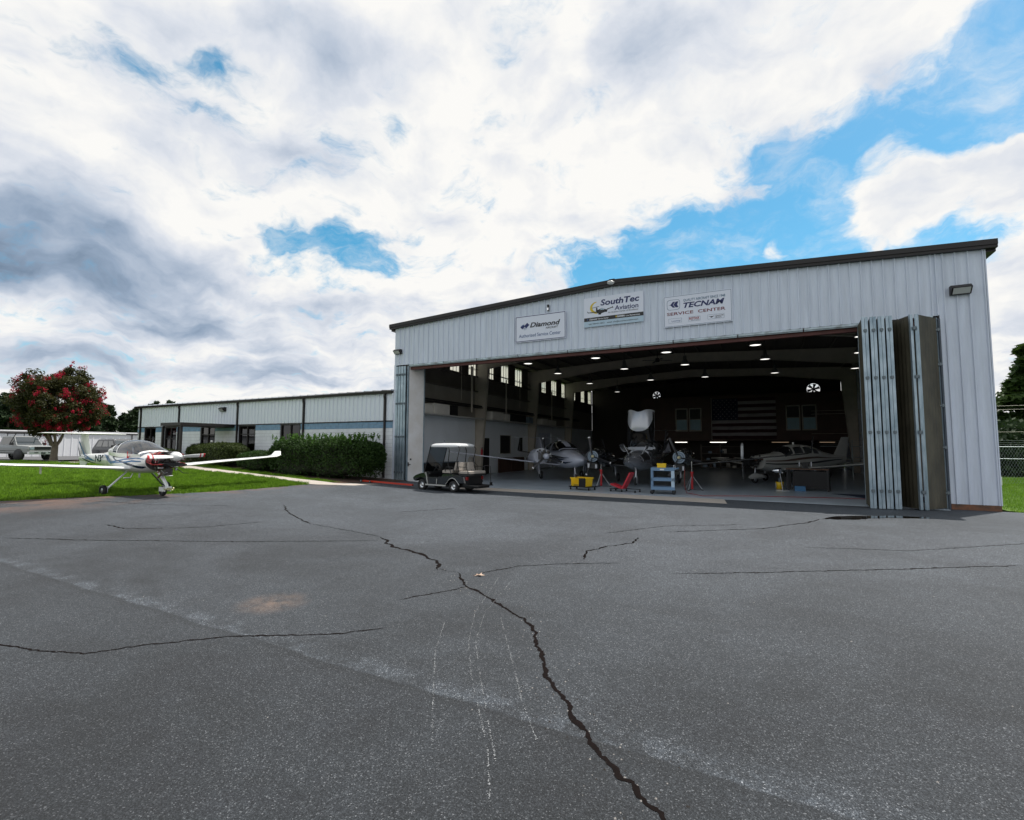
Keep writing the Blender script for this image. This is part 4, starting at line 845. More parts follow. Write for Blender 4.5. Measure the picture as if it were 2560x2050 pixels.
# ================================================================== aircraft
class Surf:
    """fuselage skin: stations (x, ztop, zbottom, halfwidth, zwide)"""
    def __init__(s, st, p=2.3, y0=0.0):
        s.st = sorted(st); s.a = np.array(s.st, float); s.p = p; s.y0 = y0
    def q(s, x):
        X = s.a[:, 0]; i = int(np.clip(np.searchsorted(X, x)-1, 0, len(X)-2)); t = (x-X[i])/(X[i+1]-X[i]); t = min(1, max(0, t)); out = []
        for k in range(1, 5):
            Y = s.a[:, k]; m0 = (Y[i+1]-Y[i-1])/(X[i+1]-X[i-1]) if i > 0 else (Y[1]-Y[0])/(X[1]-X[0]); m1 = (Y[i+2]-Y[i])/(X[i+2]-X[i]) if i+2 < len(X) else (Y[i+1]-Y[i])/(X[i+1]-X[i])
            h = X[i+1]-X[i]; t2, t3 = t*t, t*t*t; out.append((2*t3-3*t2+1)*Y[i]+(t3-2*t2+t)*h*m0*.8+(-2*t3+3*t2)*Y[i+1]+(t3-t2)*h*m1*.8)
        return out
    def P(s, x, th, off=0.0):
        zt, zb, hw, zc = s.q(x); c, n = math.cos(th), math.sin(th); e = 2/s.p
        y = (hw+off)*math.copysign(abs(c)**e, c); z = zc + ((zt-zc) if n >= 0 else (zc-zb))*math.copysign(abs(n)**e, n) + off*n
        return (x, s.y0+y, z)
    def loft(s, b, x0, x1, nx=24, n=28, mi=0, t0=0.0, t1=2*math.pi, off=0.0, cap=True, flip=False):
        closed = abs(t1-t0-2*math.pi) < 1e-6; m = n if closed else n+1
        rings = [[s.P(x0+(x1-x0)*i/nx, t0+(t1-t0)*j/n, off) for j in range(m)] for i in range(nx+1)]
        b.loft(rings, mi, closed, cap and closed)
    def patch(s, b, x0, x1, t0, t1, off=.006, mi=0, nx=8, nt=6, fx=None):
        v = [s.P((x0+(x1-x0)*i/nx) + (fx(j/nt, i/nx) if fx else 0), t0+(t1-t0)*j/nt, off) for i in range(nx+1) for j in range(nt+1)]
        b.add(v, [(i*(nt+1)+j, i*(nt+1)+j+1, (i+1)*(nt+1)+j+1, (i+1)*(nt+1)+j) for i in range(nx) for j in range(nt)], mi, True)
    def ribbon(s, b, pts, off=.006, mi=0, n=24):
        """pts: (x, theta, halfwidth in theta)"""
        k = len(pts); v = []
        for i in range(n+1):
            u = i/n*(k-1); j = min(int(u), k-2); f = u-j; f = f*f*(3-2*f)*.5+f*.5; a = [pts[j][q]*(1-f)+pts[j+1][q]*f for q in range(3)]
            v += [s.P(a[0], a[1]-a[2], off), s.P(a[0], a[1]+a[2], off)]
        b.add(v, [(2*i, 2*i+1, 2*i+3, 2*i+2) for i in range(n)], mi, True)
def airfoil(le, te, t, y, z, dz=0.0, n=9):
    c = le-te; up, lo = [], []
    for i in range(n):
        u = (1-math.cos(math.pi*i/(n-1)))/2; th = t*c*2.6*(.2969*math.sqrt(u)-.126*u-.3516*u*u+.2843*u**3-.1015*u**4)
        up.append((le-u*c, y, z+th*1.15+dz*u)); lo.append((le-u*c, y, z-th*.75+dz*u))
    return up + lo[::-1][1:-1]
def wing(parent, name, secs, m, sides=(1, -1), vert=False, y0=0.0):
    """secs: (span, LEx, TEx, thickness, z)"""
    for s_ in sides:
        b = B(); rings = []
        for sp, le, te, t, z in secs:
            r_ = airfoil(le, te, t, s_*sp, z)
            if vert: r_ = [(x, y0+(zz-z), sp) for x, y, zz in r_]
            rings.append(r_)
        b.loft(rings); part(name, b, m, parent)
        if vert: break
def wheel(parent, x, y, z, r_, w=.11, m_rim=None):
    b = B(); h = w/2; b.lathe([(-h*.6, r_*.5), (-h*.95, r_*.72), (-h*.8, r_*.92), (-h*.35, r_), (h*.35, r_), (h*.8, r_*.92), (h*.95, r_*.72), (h*.6, r_*.5)], (x, y, z), (0, 1, 0), 20); w_ = part('wheel', b, m_rubber, parent)
    b = B(); b.lathe([(-h*.62, 0), (-h*.62, r_*.28), (-h*.5, r_*.5), (h*.5, r_*.5), (h*.62, r_*.28), (h*.62, 0)], (x, y, z), (0, 1, 0), 14); part('rim', b, m_rim or m_alu, w_)
def propeller(parent, c, r_, angs, m, tip=None, chord=.15, spin=None, mspin=None):
    for a in angs:
        b = B(); rings = []; d = Vector((0, math.cos(a), math.sin(a))); e = Vector((0, -math.sin(a), math.cos(a)))
        def sec(u):
            rr = r_*u; ch = chord*(1.0-.25*u if u > .35 else .5+u*1.2); tw = 1.1-.75*u; q = e*math.cos(tw)+Vector((1, 0, 0))*math.sin(tw); nn = e*(-math.sin(tw))+Vector((1, 0, 0))*math.cos(tw)
            o_ = Vector(c)+d*rr; return [o_+q*(ch*math.cos(t)*.5)+nn*(ch*.09*math.sin(t)) for t in [2*math.pi*i/10 for i in range(10)]]
        us = [.1, .25, .4, .6, .8, .94, 1.0]
        b.loft([sec(u) for u in us]); bl_ = part('propeller_blade', b, m, parent)
        if tip:
            for u0, u1, mm in tip:
                b = B(); b.loft([[Vector(p)+(Vector(p)-(Vector(c)+d*r_*u))*.06 for p in sec(u)] for u in (u0, u1)]); part('tip_band', b, mm, bl_)
    if spin:
        b = B(); L_, rr, _o = spin; b.lathe([(0, 0), (-.02*L_/.3, rr*.22), (-.25*L_, rr*.62), (-.6*L_, rr*.92), (-L_, rr), (-L_, 0)], (c[0]+spin[2], c[1], c[2]), (1, 0, 0), 20); part('spinner', b, mspin, parent)
m_wp = mat('white_aircraft_paint', (.84, .84, .82), .18, coat=.6, var=.03, vscale=2)
m_swb = mat('blue_stripe', (.008, .11, .27), .25); m_swn = mat('navy_stripe', (.006, .018, .055), .25)
m_prred = mat('prop_tip_red', (.45, .012, .02), .4); m_baf = mat('red_baffle_rubber', (.28, .015, .015), .5); m_eng = mat('engine_metal', (.16, .15, .14), .45, metal=.5, var=.6, vscale=12); m_exh = mat('burnt_exhaust', (.12, .07, .05), .5, metal=.5)

# --- white trainer by the lawn
da = thing('small_aeroplane', 'white T-tail light aeroplane with blue swooshes and its engine cowling off, beside the lawn', 'aeroplane', (.3, -10.51, .2), R(-.66))
S = Surf([(-1.12, 1.42, .84, .50, 1.14), (-1.6, 1.44, .74, .56, 1.08), (-2.2, 1.40, .70, .58, 1.04), (-3.0, 1.40, .70, .54, 1.05), (-3.55, 1.55, .73, .46, 1.08), (-4.1, 1.50, .80, .33, 1.12), (-5.0, 1.38, .92, .19, 1.14), (-6.0, 1.34, 1.00, .12, 1.16), (-6.9, 1.30, 1.08, .05, 1.18)], 2.3)
b = B(); S.loft(b, -1.12, -6.9, 44, 32); part('fuselage', b, m_wp, da)
CN = Surf([(-1.42, 1.43, 1.0, .50, 1.36), (-1.75, 1.60, 1.0, .53, 1.36), (-2.3, 1.80, 1.0, .54, 1.37), (-2.8, 1.84, 1.0, .52, 1.38), (-3.3, 1.77, 1.0, .47, 1.42), (-3.75, 1.60, 1.0, .40, 1.46)], 2.15)
b = B(); CN.loft(b, -1.46, -3.6, 24, 20, t0=.0, t1=math.pi, off=.012, cap=False); part('canopy', b, m_canopy, da, fixn=False)
b = B(); CN.patch(b, -1.40, -1.52, -.05, math.pi+.05, .02, nx=3, nt=20); CN.patch(b, -3.25, -3.75, .0, math.pi, .02, nx=6, nt=20); CN.patch(b, -1.4, -3.7, -.25, .04, .02, nx=20, nt=3); CN.patch(b, -1.4, -3.7, math.pi-.04, math.pi+.25, .02, nx=20, nt=3); CN.patch(b, -2.86, -2.93, 0, math.pi, .02, nx=2, nt=20); part('canopy_frame', b, m_wp, da, fixn=False)
b = B(); b.box(-3.3, -1.6, -.46, .46, 1.16, 1.30); b.prism([(-1.55, 1.30), (-1.85, 1.47), (-1.95, 1.47), (-2.0, 1.30)], -.42, .42); part('cockpit_floor', b, m_black, da)
for y in (-.24, .24):
    b = B(); b.prism([(-2.5, 1.2), (-3.0, 1.2), (-3.12, 1.68), (-3.02, 1.7), (-2.85, 1.34), (-2.5, 1.3)], y-.18, y+.18); part('seat', b, m_dark, da)
wing(da, 'wing', [(.45, -1.9, -3.1, .20, .88), (2.6, -1.98, -2.98, .19, 1.04), (5.05, -2.08, -2.86, .16, 1.20), (5.3, -2.2, -2.84, .12, 1.26), (5.46, -2.42, -2.84, .11, 1.42)], m_wp)
for s_ in (1, -1):
    b = B(); b.lathe([(0, .03), (.12, .05), (.3, .03)], (-2.25, s_*5.36, 1.26), (-1, 0, 0), 10); b.box(-2.35, -2.2, s_*5.2-.12, s_*5.2+.12, 1.235, 1.25) if False else None; part('nav_light', b, m_chrome, da)
wing(da, 'tail_fin', [(1.0, -5.75, -6.92, .09, 0), (1.25, -5.95, -6.92, .09, 0), (2.0, -6.32, -6.95, .08, 0), (2.08, -6.30, -6.98, .07, 0)], m_wp, vert=True)
wing(da, 'tailplane', [(0.0, -6.18, -6.98, .17, 2.10), (.8, -6.24, -6.94, .16, 2.10), (1.25, -6.32, -6.90, .14, 2.10), (1.33, -6.5, -6.86, .10, 2.10)], m_wp)
b = B(); b.add([(-6.2, 0, 1.06), (-6.9, 0, 1.1), (-6.75, 0, .82), (-6.5, 0, .82)], [(0, 1, 2, 3)]); b2 = B(); b2.prism([(-6.2, 1.06), (-6.9, 1.1), (-6.8, .84), (-6.45, .84)], -.02, .02); part('ventral_fin', b2, m_wp, da)
for s_ in (1, -1):
    b = B(); f = (lambda t: t) if s_ > 0 else (lambda t: math.pi-t)
    for pts, mi in (([(-1.2, .25, .02), (-1.6, .42, .035), (-2.3, .40, .04), (-2.9, .18, .05), (-3.3, .0, .06), (-3.9, .25, .10), (-4.4, .55, .03)], 0), ([(-1.16, -.55, .03), (-1.35, -.5, .10), (-1.8, -.12, .06), (-2.4, .15, .03), (-3.0, .3, .03), (-3.6, .75, .06), (-3.75, 1.05, .01)], 1), ([(-1.3, .05, .02), (-1.8, .18, .05), (-2.5, .12, .03), (-3.1, .02, .02)], 0), ([(-5.2, -.3, .01), (-5.7, -.1, .12), (-6.2, .3, .25), (-6.4, .9, .1)], 0), ([(-5.4, -.9, .02), (-6.0, -.6, .2), (-6.5, -.1, .05)], 1)):
        S.ribbon(b, [(x, f(t), w_*1.5) for x, t, w_ in pts], mi=mi, n=40)
    part('swoosh', b, [m_swb, m_swn], da, fixn=False)
b = B()
for s_ in (1, -1):
    for pl, mi in ((((-6.1, 1.15), (-6.35, 1.3), (-6.9, 1.85), (-6.93, 1.75), (-6.5, 1.28), (-6.15, 1.1)), 0), (((-6.5, 1.1), (-6.75, 1.3), (-6.93, 1.65), (-6.94, 1.5), (-6.75, 1.15)), 1)): b.add([(x, s_*.055, z) for x, z in pl], [tuple(range(len(pl)))], mi)
part('fin_stripe', b, [m_swb, m_swn], da, fixn=False)
tx_ = text('N392DC', 0, 0, .24, m_swn, da, .03, .25, 1.05, name='registration'); tx_.location = (-4.95, -.30, 1.07); tx_.rotation_euler = (R(8), 0, R(10)); 
tx2 = text('N392DC', 0, 0, .24, m_swn, da, .03, .25, 1.05, name='registration'); tx2.location = (-3.9, .30, 1.07); tx2.rotation_euler = (R(8), 0, R(170))
propeller(da, (-.2, 0, 1.30), .875, (.04, math.pi+.0), m_wp, [(.80, .85, m_prred), (.93, 1.0, m_prred)], .16, (.36, .165, .2), m_wp)
# exposed engine
b = B(); b.box(-1.02, -.5, -.17, .17, 1.13, 1.36); b.box(-.6, -.42, -.10, .10, 1.2, 1.4); b.lathe([(-.12, .0), (-.12, .12), (.12, .12), (.12, 0)], (-.45, 0, 1.30), (1, 0, 0), 14); part('engine_block', b, m_eng, da)
for x in (-.92, -.66):
    for s_ in (1, -1):
        b = B(); b.lathe([(.0, .08)] + [(.03+.022*i, .115 if i % 2 else .085) for i in range(9)] + [(.25, .08), (.27, .0)], (x, s_*.16, 1.26), (0, s_, 0), 14, sm=False); cy = part('cylinder', b, m_alu, da); b = B(); b.tube([(x+.03, s_*.36, 1.34), (x, s_*.2, 1.46), (x-.05, 0, 1.44)], .014, 6); part('ignition_lead', b, m_black, cy)
b = B(); pts = [(-1.10, .48*math.cos(a), 1.14+.32*math.sin(a)) for a in [math.pi*i/16 for i in range(17)]]; v = []
for p in pts: v += [p, (p[0]+.26, p[1]*.93, p[2]*.985+.01)]
b.add(v, [(2*i, 2*i+1, 2*i+3, 2*i+2) for i in range(16)]); part('baffle', b, m_baf, da, fixn=False)
for s_ in (1, -1): b = B(); b.tube([(-1.08, s_*.46, 1.12), (-.75, s_*.46, 1.04), (-.40, s_*.36, 1.05), (-.26, s_*.18, 1.10)], .022, 6); b.tube([(-1.08, s_*.40, 1.42), (-.75, s_*.42, 1.38), (-.42, s_*.30, 1.36)], .016, 6); part('baffle_edge', b, m_baf, da)
b = B(); b.loft([[(-.22, .34*math.cos(t), 1.10+.06*math.sin(t)-.07*abs(math.cos(t*.5))) for t in [2*math.pi*i/14 for i in range(14)]], [(-.9, .44*math.cos(t), 1.02+.05*math.sin(t)) for t in [2*math.pi*i/14 for i in range(14)]]]); part('intake_tray', b, m_black, da)
b = B()
for q in range(26):
    x, y, z = random.uniform(-1.08, -.5), random.uniform(-.38, .38), random.uniform(.78, 1.34); l = random.uniform(.04, .11); b.box(x, x+l, y, y+l*random.uniform(.5, 1.5), z, z+l*random.uniform(.5, 1.4), random.randrange(3))
part('accessories', b, [m_black, m_eng, m_alu], da, kind='stuff')
b = B()
for q in range(16):
    a = (random.uniform(-1.08, -.6), random.uniform(-.4, .4), random.uniform(.8, 1.36)); c = (a[0]+random.uniform(.1, .4), a[1]+random.uniform(-.25, .25), a[2]+random.uniform(-.2, .1)); b.tube([a, ((a[0]+c[0])/2, (a[1]+c[1])/2, (a[2]+c[2])/2-.06), c], .012, 5, random.randrange(3))
part('hoses', b, [m_black, m_baf, m_alu], da, kind='stuff')
b = B(); b.loft([[(-1.125, .49*math.cos(t), 1.12+.31*math.sin(t)) for t in [2*math.pi*i/24 for i in range(24)]], [(-1.10, .485*math.cos(t), 1.12+.305*math.sin(t)) for t in [2*math.pi*i/24 for i in range(24)]]]); part('firewall', b, m_eng, da)
b = B(); b.tube([(-.85, -.05, .98), (-.80, -.08, .8), (-.98, -.16, .60)], .035, 8); part('exhaust_pipe', b, m_exh, da); b = B(); b.prism([(-1.0, .88), (-.62, .9), (-.70, .68), (-.9, .66)], -.12, .12); part('carburettor_box', b, m_eng, da)
# undercarriage
b = B(); b.tube([(-1.25, 0, .80), (-.74, 0, .36), (-.70, 0, .28)], [.07, .05, .04], 10); b.box(-1.0, -.66, -.10, -.075, .16, .30); b.box(-1.0, -.66, .075, .10, .16, .30); b.box(-.74, -.62, -.10, .10, .26, .32); part('nose_leg', b, m_wp, da)
b = B(); b.tube([(-.62, -.14, .24), (-.62, .14, .24)], .022, 8); b.box(-.67, -.6, -.05, .05, .2, .28); b.lathe([(0, .05), (.03, .05)], (-.62, .12, .24), (0, 1, 0), 10); part('tow_lug', b, mat('yellowed_brass', (.50, .48, .25), .4, metal=.3), da)
wheel(da, -.95, 0, .165, .165, .12)
for s_ in (1, -1):
    b = B(); b.bar((-2.55, s_*.36, .76), (-2.62, s_*.84, .24), .10, .03, up=(0, 0, 1)); b.box(-2.66, -2.58, s_*.86-.02, s_*.86+.02, .10, .3); part('main_leg', b, m_alu, da); wheel(da, -2.62, s_*.96, .175, .175, .13)
    b = B(); b.tube([(-2.0, s_*.42, .72), (-1.85, s_*.55, .60), (-1.85, s_*.75, .60)], .016, 6); part('boarding_step', b, m_wp, da)
b = B(); b.tube([(-1.1, 0, .66), (-1.05, -.1, .60)], .012, 5); b.box(-2.5, -2.46, -.02, .02, .55, .72); part('drain_mast', b, m_alu, da)
b = B(); b.box(-2.55, -2.45, -2.62, -2.60, .80, 1.0); part('pitot_mast', b, m_wp, da)
b = B(); b.box(-2.05, -1.95, -.60, -.585, 1.23, 1.30); b.box(-2.02, -1.99, -.61, -.60, 1.30, 1.46); part('caution_tag', b, m_prred, da)

# --- twins inside the hangar
def twin(name, label, loc, rz, m_body, m_wing, m_nac, k=1.0, span=7.1, ey=2.0, canopy_open=False, cowl=(True, True), noseopen=False, blades=((), ()), wl=.75, stripes=None, tailz=2.75, spinners=True):
    t = thing(name, label, 'aeroplane', loc, rz)
    dz = 1.12
    S = Surf([(-.0, dz+.03, dz-.03, .03, dz), (-.12, dz+.14, dz-.13, .20, dz), (-.5, dz+.26, dz-.28, .40, dz-.02), (-1.1, dz+.40, dz-.40, .55, dz), (-1.8, dz+.54, dz-.48, .64, dz+.02), (-2.5, dz+.56, dz-.50, .67, dz+.05), (-3.8, dz+.56, dz-.48, .66, dz+.08), (-4.7, dz+.74, dz-.36, .56, dz+.14), (-5.6, dz+.62, dz-.14, .34, dz+.22), (-7.0, dz+.50, dz+.06, .18, dz+.28), (-8.4*k, dz+.46, dz+.2, .08, dz+.32)], 2.3)
    b = B(); S.loft(b, -.0, -8.4*k, 40, 28); part('fuselage', b, m_body, t)
    C = Surf([(-1.95, dz+.55, dz, .58, dz+.50), (-2.4, dz+.78, dz, .62, dz+.50), (-3.0, dz+1.0, dz, .63, dz+.50), (-3.8, dz+1.02, dz, .61, dz+.52), (-4.6, dz+.86, dz, .54, dz+.55), (-5.1, dz+.70, dz, .46, dz+.5)], 2.15)
    if not canopy_open:
        b = B(); C.loft(b, -2.0, -4.9, 20, 18, t0=0, t1=math.pi, off=.01, cap=False); part('canopy', b, m_glass, t, fixn=False)
        b = B(); C.patch(b, -1.9, -2.06, -.05, math.pi+.05, .02, nx=3, nt=18); C.patch(b, -3.3, -3.44, 0, math.pi, .02, nx=2, nt=18); C.patch(b, -4.5, -5.0, 0, math.pi, .02, nx=5, nt=18); C.patch(b, -2.2, -4.6, 1.35, 1.79, .02, nx=10, nt=4); part('canopy_frame', b, m_body, t, fixn=False)
        b = B(); b.tube([(-3.6, .0, dz+1.0), (-3.6, 0, dz+1.08)], .10, 10); b.tube([(-4.2, .1, dz+.95), (-4.35, .12, dz+1.22)], .012, 5); part('antenna', b, m_body, t)
    else:
        # forward-hinged canopy lifted high, and the hoops left behind
        T_ = Matrix.Translation((-2.0, 0, dz+.58)) @ Matrix.Rotation(R(80), 4, 'Y') @ Matrix.Translation((2.0, 0, -(dz+.58)))
        # closed shell rotated about the hinge so that it stands up
        def rot(bb_): bb_.v = [tuple(T_ @ Vector(v)) for v in bb_.v]; return bb_
        g = B(); C.loft(g, -2.05, -3.7, 16, 18, t0=0, t1=math.pi, off=.0, cap=False); part('canopy_windscreen', rot(g), m_glass, t, fixn=False)
        g = B(); C.patch(g, -2.78, -3.86, .42, math.pi-.42, .03, nx=12, nt=22, fx=lambda v, u: -(1-u)*.62*abs(2*v-1)**2.4 + u*.15*math.exp(-((v-.5)/.17)**2)); part('canopy_roof', rot(g), m_sil, t, fixn=False)
        g = B(); C.patch(g, -1.95, -2.08, 0, math.pi, .02, nx=2, nt=18); C.patch(g, -3.78, -3.86, -.0, math.pi, .05, nx=2, nt=26, fx=lambda v, u: .15*math.exp(-((v-.5)/.13)**2)); C.patch(g, -2.0, -3.8, -.02, .10, .02, nx=12, nt=2); C.patch(g, -2.0, -3.8, math.pi-.10, math.pi+.02, .02, nx=12, nt=2); part('canopy_frame', rot(g), m_sil, t, fixn=False)
        b = B(); C.patch(b, -3.9, -5.0, 0, math.pi, .02, nx=6, nt=18); part('rear_cabin', b, m_body, t, fixn=False)
        b = B(); b.tube([(-2.5, .60*math.cos(a), dz+.55+.30*math.sin(a)) for a in [math.pi*i/14 for i in range(15)]], .035, 6); b.tube([(-2.0-.5*math.sin(a), .66*math.cos(a), dz+.60) for a in [math.pi*i/14 for i in range(15)]], .03, 6); b.tube([(-3.3, -.72-.1*math.sin(a), dz+.45+.55*(a/math.pi)) for a in [math.pi*i/8 for i in range(9)]], .04, 6); part('cabin_hoop', b, m_sil, t)
        for s_ in (1, -1):
            g = B(); g.loft([[(-3.6, s_*(.62+.02*q), dz+.45), (-4.3, s_*(.60+.02*q), dz+.45), (-4.25, s_*(.95), dz+1.0+.02*q), (-3.7, s_*(.95), dz+1.02+.02*q)] for q in (0, 1)]); part('rear_door', g, m_glass, t)
        for y in (-.3, .3): g = B(); g.prism([(-3.0, dz+.1), (-3.5, dz+.1), (-3.6, dz+.85), (-3.45, dz+.85), (-3.3, dz+.3), (-3.0, dz+.25)], y-.22, y+.22); part('seat', g, m_black, t)
    if noseopen:
        for s_ in (1, -1):
            b = B(); S.patch(b, -.72, -1.5, (.12 if s_ > 0 else math.pi-.95), (.95 if s_ > 0 else math.pi-.12), .008, nx=8, nt=6); part('nose_bay', b, m_black, t, fixn=False)
            b = B(); S.patch(b, -.70, -.75, (.08 if s_ > 0 else math.pi-1.0), (1.0 if s_ > 0 else math.pi-.08), .012, nx=1, nt=8); S.patch(b, -1.48, -1.53, (.08 if s_ > 0 else math.pi-1.0), (1.0 if s_ > 0 else math.pi-.08), .012, nx=1, nt=8); part('bay_rim', b, m_sil, t, fixn=False)
            g = B(); n = 8; v = []
            for i in range(n+1):
                a = i/n*1.1; yy = s_*(.22+.42*math.sin(a+.35)); zz = dz+.42+.42*(1-math.cos(a))*.9+.12*i/n; v += [(-.72, yy, zz), (-1.5, yy, zz+.10)]
            g.add(v, [(2*i, 2*i+1, 2*i+3, 2*i+2) for i in range(n)], 0, True); part('nose_door', g, m_body, t, fixn=False)
            b = B(); b.tube([(-1.1, s_*.30, dz+.30), (-1.1, s_*.52, dz+.72)], .012, 5); part('door_stay', b, m_alu, t)
    wing(t, 'wing', [(.5, -2.05, -3.9, .14, dz-.30), (ey, -2.2, -3.75, .14, dz-.18), (ey+2, -2.35, -3.5, .13, dz+.05), (span-.15, -2.55, -3.3, .12, dz+.40), (span, -2.7, -3.32, .11, dz+.45)], m_wing)
    for s_ in (1, -1):
        b = B(); r1 = [(x, s_*span, dz+.45+(y*.0)+z_) for x, y, z_ in [(-2.62, 0, 0), (-3.3, 0, 0), (-3.3, 0, .03)]]
        b.loft([[(-2.65, s_*(span-.02), dz+.42), (-2.95, s_*(span+.03), dz+.42), (-3.32, s_*(span), dz+.42), (-2.95, s_*(span-.04), dz+.42)], [(-3.15, s_*(span+.10), dz+.42+wl), (-3.3, s_*(span+.12), dz+.42+wl), (-3.5, s_*(span+.10), dz+.42+wl), (-3.3, s_*(span+.08), dz+.42+wl)]]); part('winglet', b, m_wing, t)
    wing(t, 'tail_fin', [(dz+.3, -7.0*k, -8.5*k, .10, 0), (tailz, -7.9*k, -8.75*k, .08, 0)], m_body, vert=True)
    wing(t, 'tailplane', [(0, -7.85*k, -8.75*k, .08, tailz+.02), (1.6, -8.05*k, -8.65*k, .07, tailz+.02)], m_wing)
    for q, s_ in enumerate((-1, 1)):   # camera-left engine first when nose faces the viewer
        zc = dz+.20
        NS = Surf([(-.92, zc+.28, zc-.26, .27, zc), (-1.2, zc+.36, zc-.36, .36, zc), (-1.8, zc+.42, zc-.42, .42, zc), (-2.6, zc+.38, zc-.40, .40, zc-.02), (-3.6, zc+.16, zc-.34, .28, zc-.12), (-4.6, zc-.1, zc-.32, .06, zc-.22)], 2.2, s_*ey)
        b = B(); x0 = -.92 if cowl[q] else -1.7; NS.loft(b, x0, -4.6, 24, 22); nc = part('engine_nacelle', b, m_nac, t)
        if cowl[q]:
            b = B(); b.lathe([(0, .21), (.015, .25), (.0, .27)], (-.90, s_*ey, zc), (1, 0, 0), 22); b.lathe([(.004, .13), (.018, .155), (.004, .18)], (-.90, s_*ey, zc), (1, 0, 0), 22); part('spinner_backplate', b, m_ring, nc)
            b = B(); b.lathe([(0, .26), (.002, .0)], (-.915, s_*ey, zc), (1, 0, 0), 22); part('backplate', b, m_slate, nc)
            b = B(); b.box(-1.25, -.85, s_*ey-.22, s_*ey+.22, zc-.58, zc-.30); b.tube([(-1.0, s_*ey-.2, zc-.5), (-.95, s_*ey+.22, zc-.55)], .035, 6, 1); b.box(-.95, -.83, s_*ey-.24, s_*ey-.14, zc-.55, zc-.34, 1); b.box(-.95, -.83, s_*ey+.14, s_*ey+.22, zc-.56, zc-.38, 1); part('intercooler', b, [m_black, m_sil], nc)
        else:
            b = B(); b.box(-1.7, -1.15, s_*ey-.18, s_*ey+.18, zc-.2, zc+.2); part('engine_block', b, m_eng, nc); b = B()
            for i in range(22): x, y, z = random.uniform(-1.65, -1.0), s_*ey+random.uniform(-.34, .3), zc+random.uniform(-.4, .3); l = random.uniform(.05, .12); b.box(x, x+l, y, y+l, z, z+l*1.3, random.randrange(3))
            for i in range(14): a = (random.uniform(-1.65, -1.2), s_*ey+random.uniform(-.36, .36), zc+random.uniform(-.35, .35)); b.tube([a, (a[0]+.25, a[1]+random.uniform(-.2, .2), a[2]+random.uniform(-.2, .2))], .018, 5, 2)
            part('engine_parts', b, [m_black, m_eng, m_alu], nc, kind='stuff')
        propeller(t, (-.86, s_*ey, zc), .95, blades[q], m_propd, [(.95, 1.0, m_white)] if q == 0 else None, .15, (.34, .17, .30) if (spinners and not cowl[q]) else None, m_body)
        b = B(); b.lathe([(0, 0), (0, .07), (.10, .065), (.12, 0)], (-.92, s_*ey, zc), (1, 0, 0), 12); part('propeller_hub', b, m_hub, t)
    b = B(); b.tube([(-1.25, 0, dz-.3), (-1.15, 0, .30)], .045, 8); b.box(-1.22, -1.08, -.07, -.05, .1, .4); b.box(-1.22, -1.08, .05, .07, .1, .4); part('nose_leg', b, m_sil, t); wheel(t, -1.15, 0, .19, .19, .12)
    for s_ in (1, -1):
        b = B(); b.tube([(-3.3, s_*(ey-.35), dz-.35), (-3.35, s_*(ey-.38), .28)], .05, 8); b.tube([(-3.1, s_*(ey-.35), dz-.3), (-3.35, s_*(ey-.38), .5)], .02, 6); part('main_leg', b, m_sil, t); wheel(t, -3.35, s_*(ey-.48), .22, .22, .14)
        b = B(); b.box(-3.55, -3.15, s_*(ey-.28)-.01, s_*(ey-.28)+.01, .45, dz-.3); part('gear_door', b, m_wing, t)
    if stripes:
        for s_ in (1, -1):
            b = B(); f = (lambda a: a) if s_ > 0 else (lambda a: math.pi-a)
            for pts in stripes: S.ribbon(b, [(x, f(a), w_) for x, a, w_ in pts])
            part('stripe', b, m_swn, t, fixn=False)
    return t
m_sil = mat('silver_paint', (.50, .52, .56), .25, metal=.3, coat=.5); m_ring = mat('blue_grey_ring', (.20, .25, .31), .35, metal=.4); m_slate = mat('slate_plate', (.10, .14, .18), .35, metal=.4); m_gun = mat('gunmetal_paint', (.24, .25, .28), .2, metal=.6, coat=1.0); m_gblk = mat('gloss_black_paint', (.012, .013, .016), .10, coat=1.0); m_propd = mat('dark_grey_blade', (.022, .022, .025), .4); m_hub = mat('cream_hub', (.55, .50, .30), .4)
m_grp = mat('light_grey_aircraft_paint', (.50, .52, .60), .2, coat=.8)
twin('twin_engine_aeroplane', 'dark grey twin-engine aeroplane on red jacks with its canopy raised high', (11.64, 2.2, .09), R(-91.64), m_gun, m_gblk, m_gblk, canopy_open=True, noseopen=True, blades=((1.75, 4.36, 5.95), (2.0, 4.2, 6.1)))
twin('twin_engine_aeroplane', 'light grey twin-engine aeroplane with dark stripes and one engine exposed, parked at the left wall', (8.87, 4.09, .06), R(-49.27), m_grp, m_grp, m_grp, k=.97, span=6.6, ey=1.7, cowl=(False, True), blades=((3.84, 1.75, 5.93), (1.9, 4.0, 6.0)), wl=.6, tailz=2.38, stripes=[[(-.5, -.2, .02), (-1.2, -.35, .12), (-2.2, -.1, .05), (-3.2, .1, .02)], [(-.8, .3, .02), (-1.4, .15, .06), (-2.4, .25, .02)], [(-1.0, .1, .01), (-1.8, -.05, .05), (-3.0, .15, .01)]])
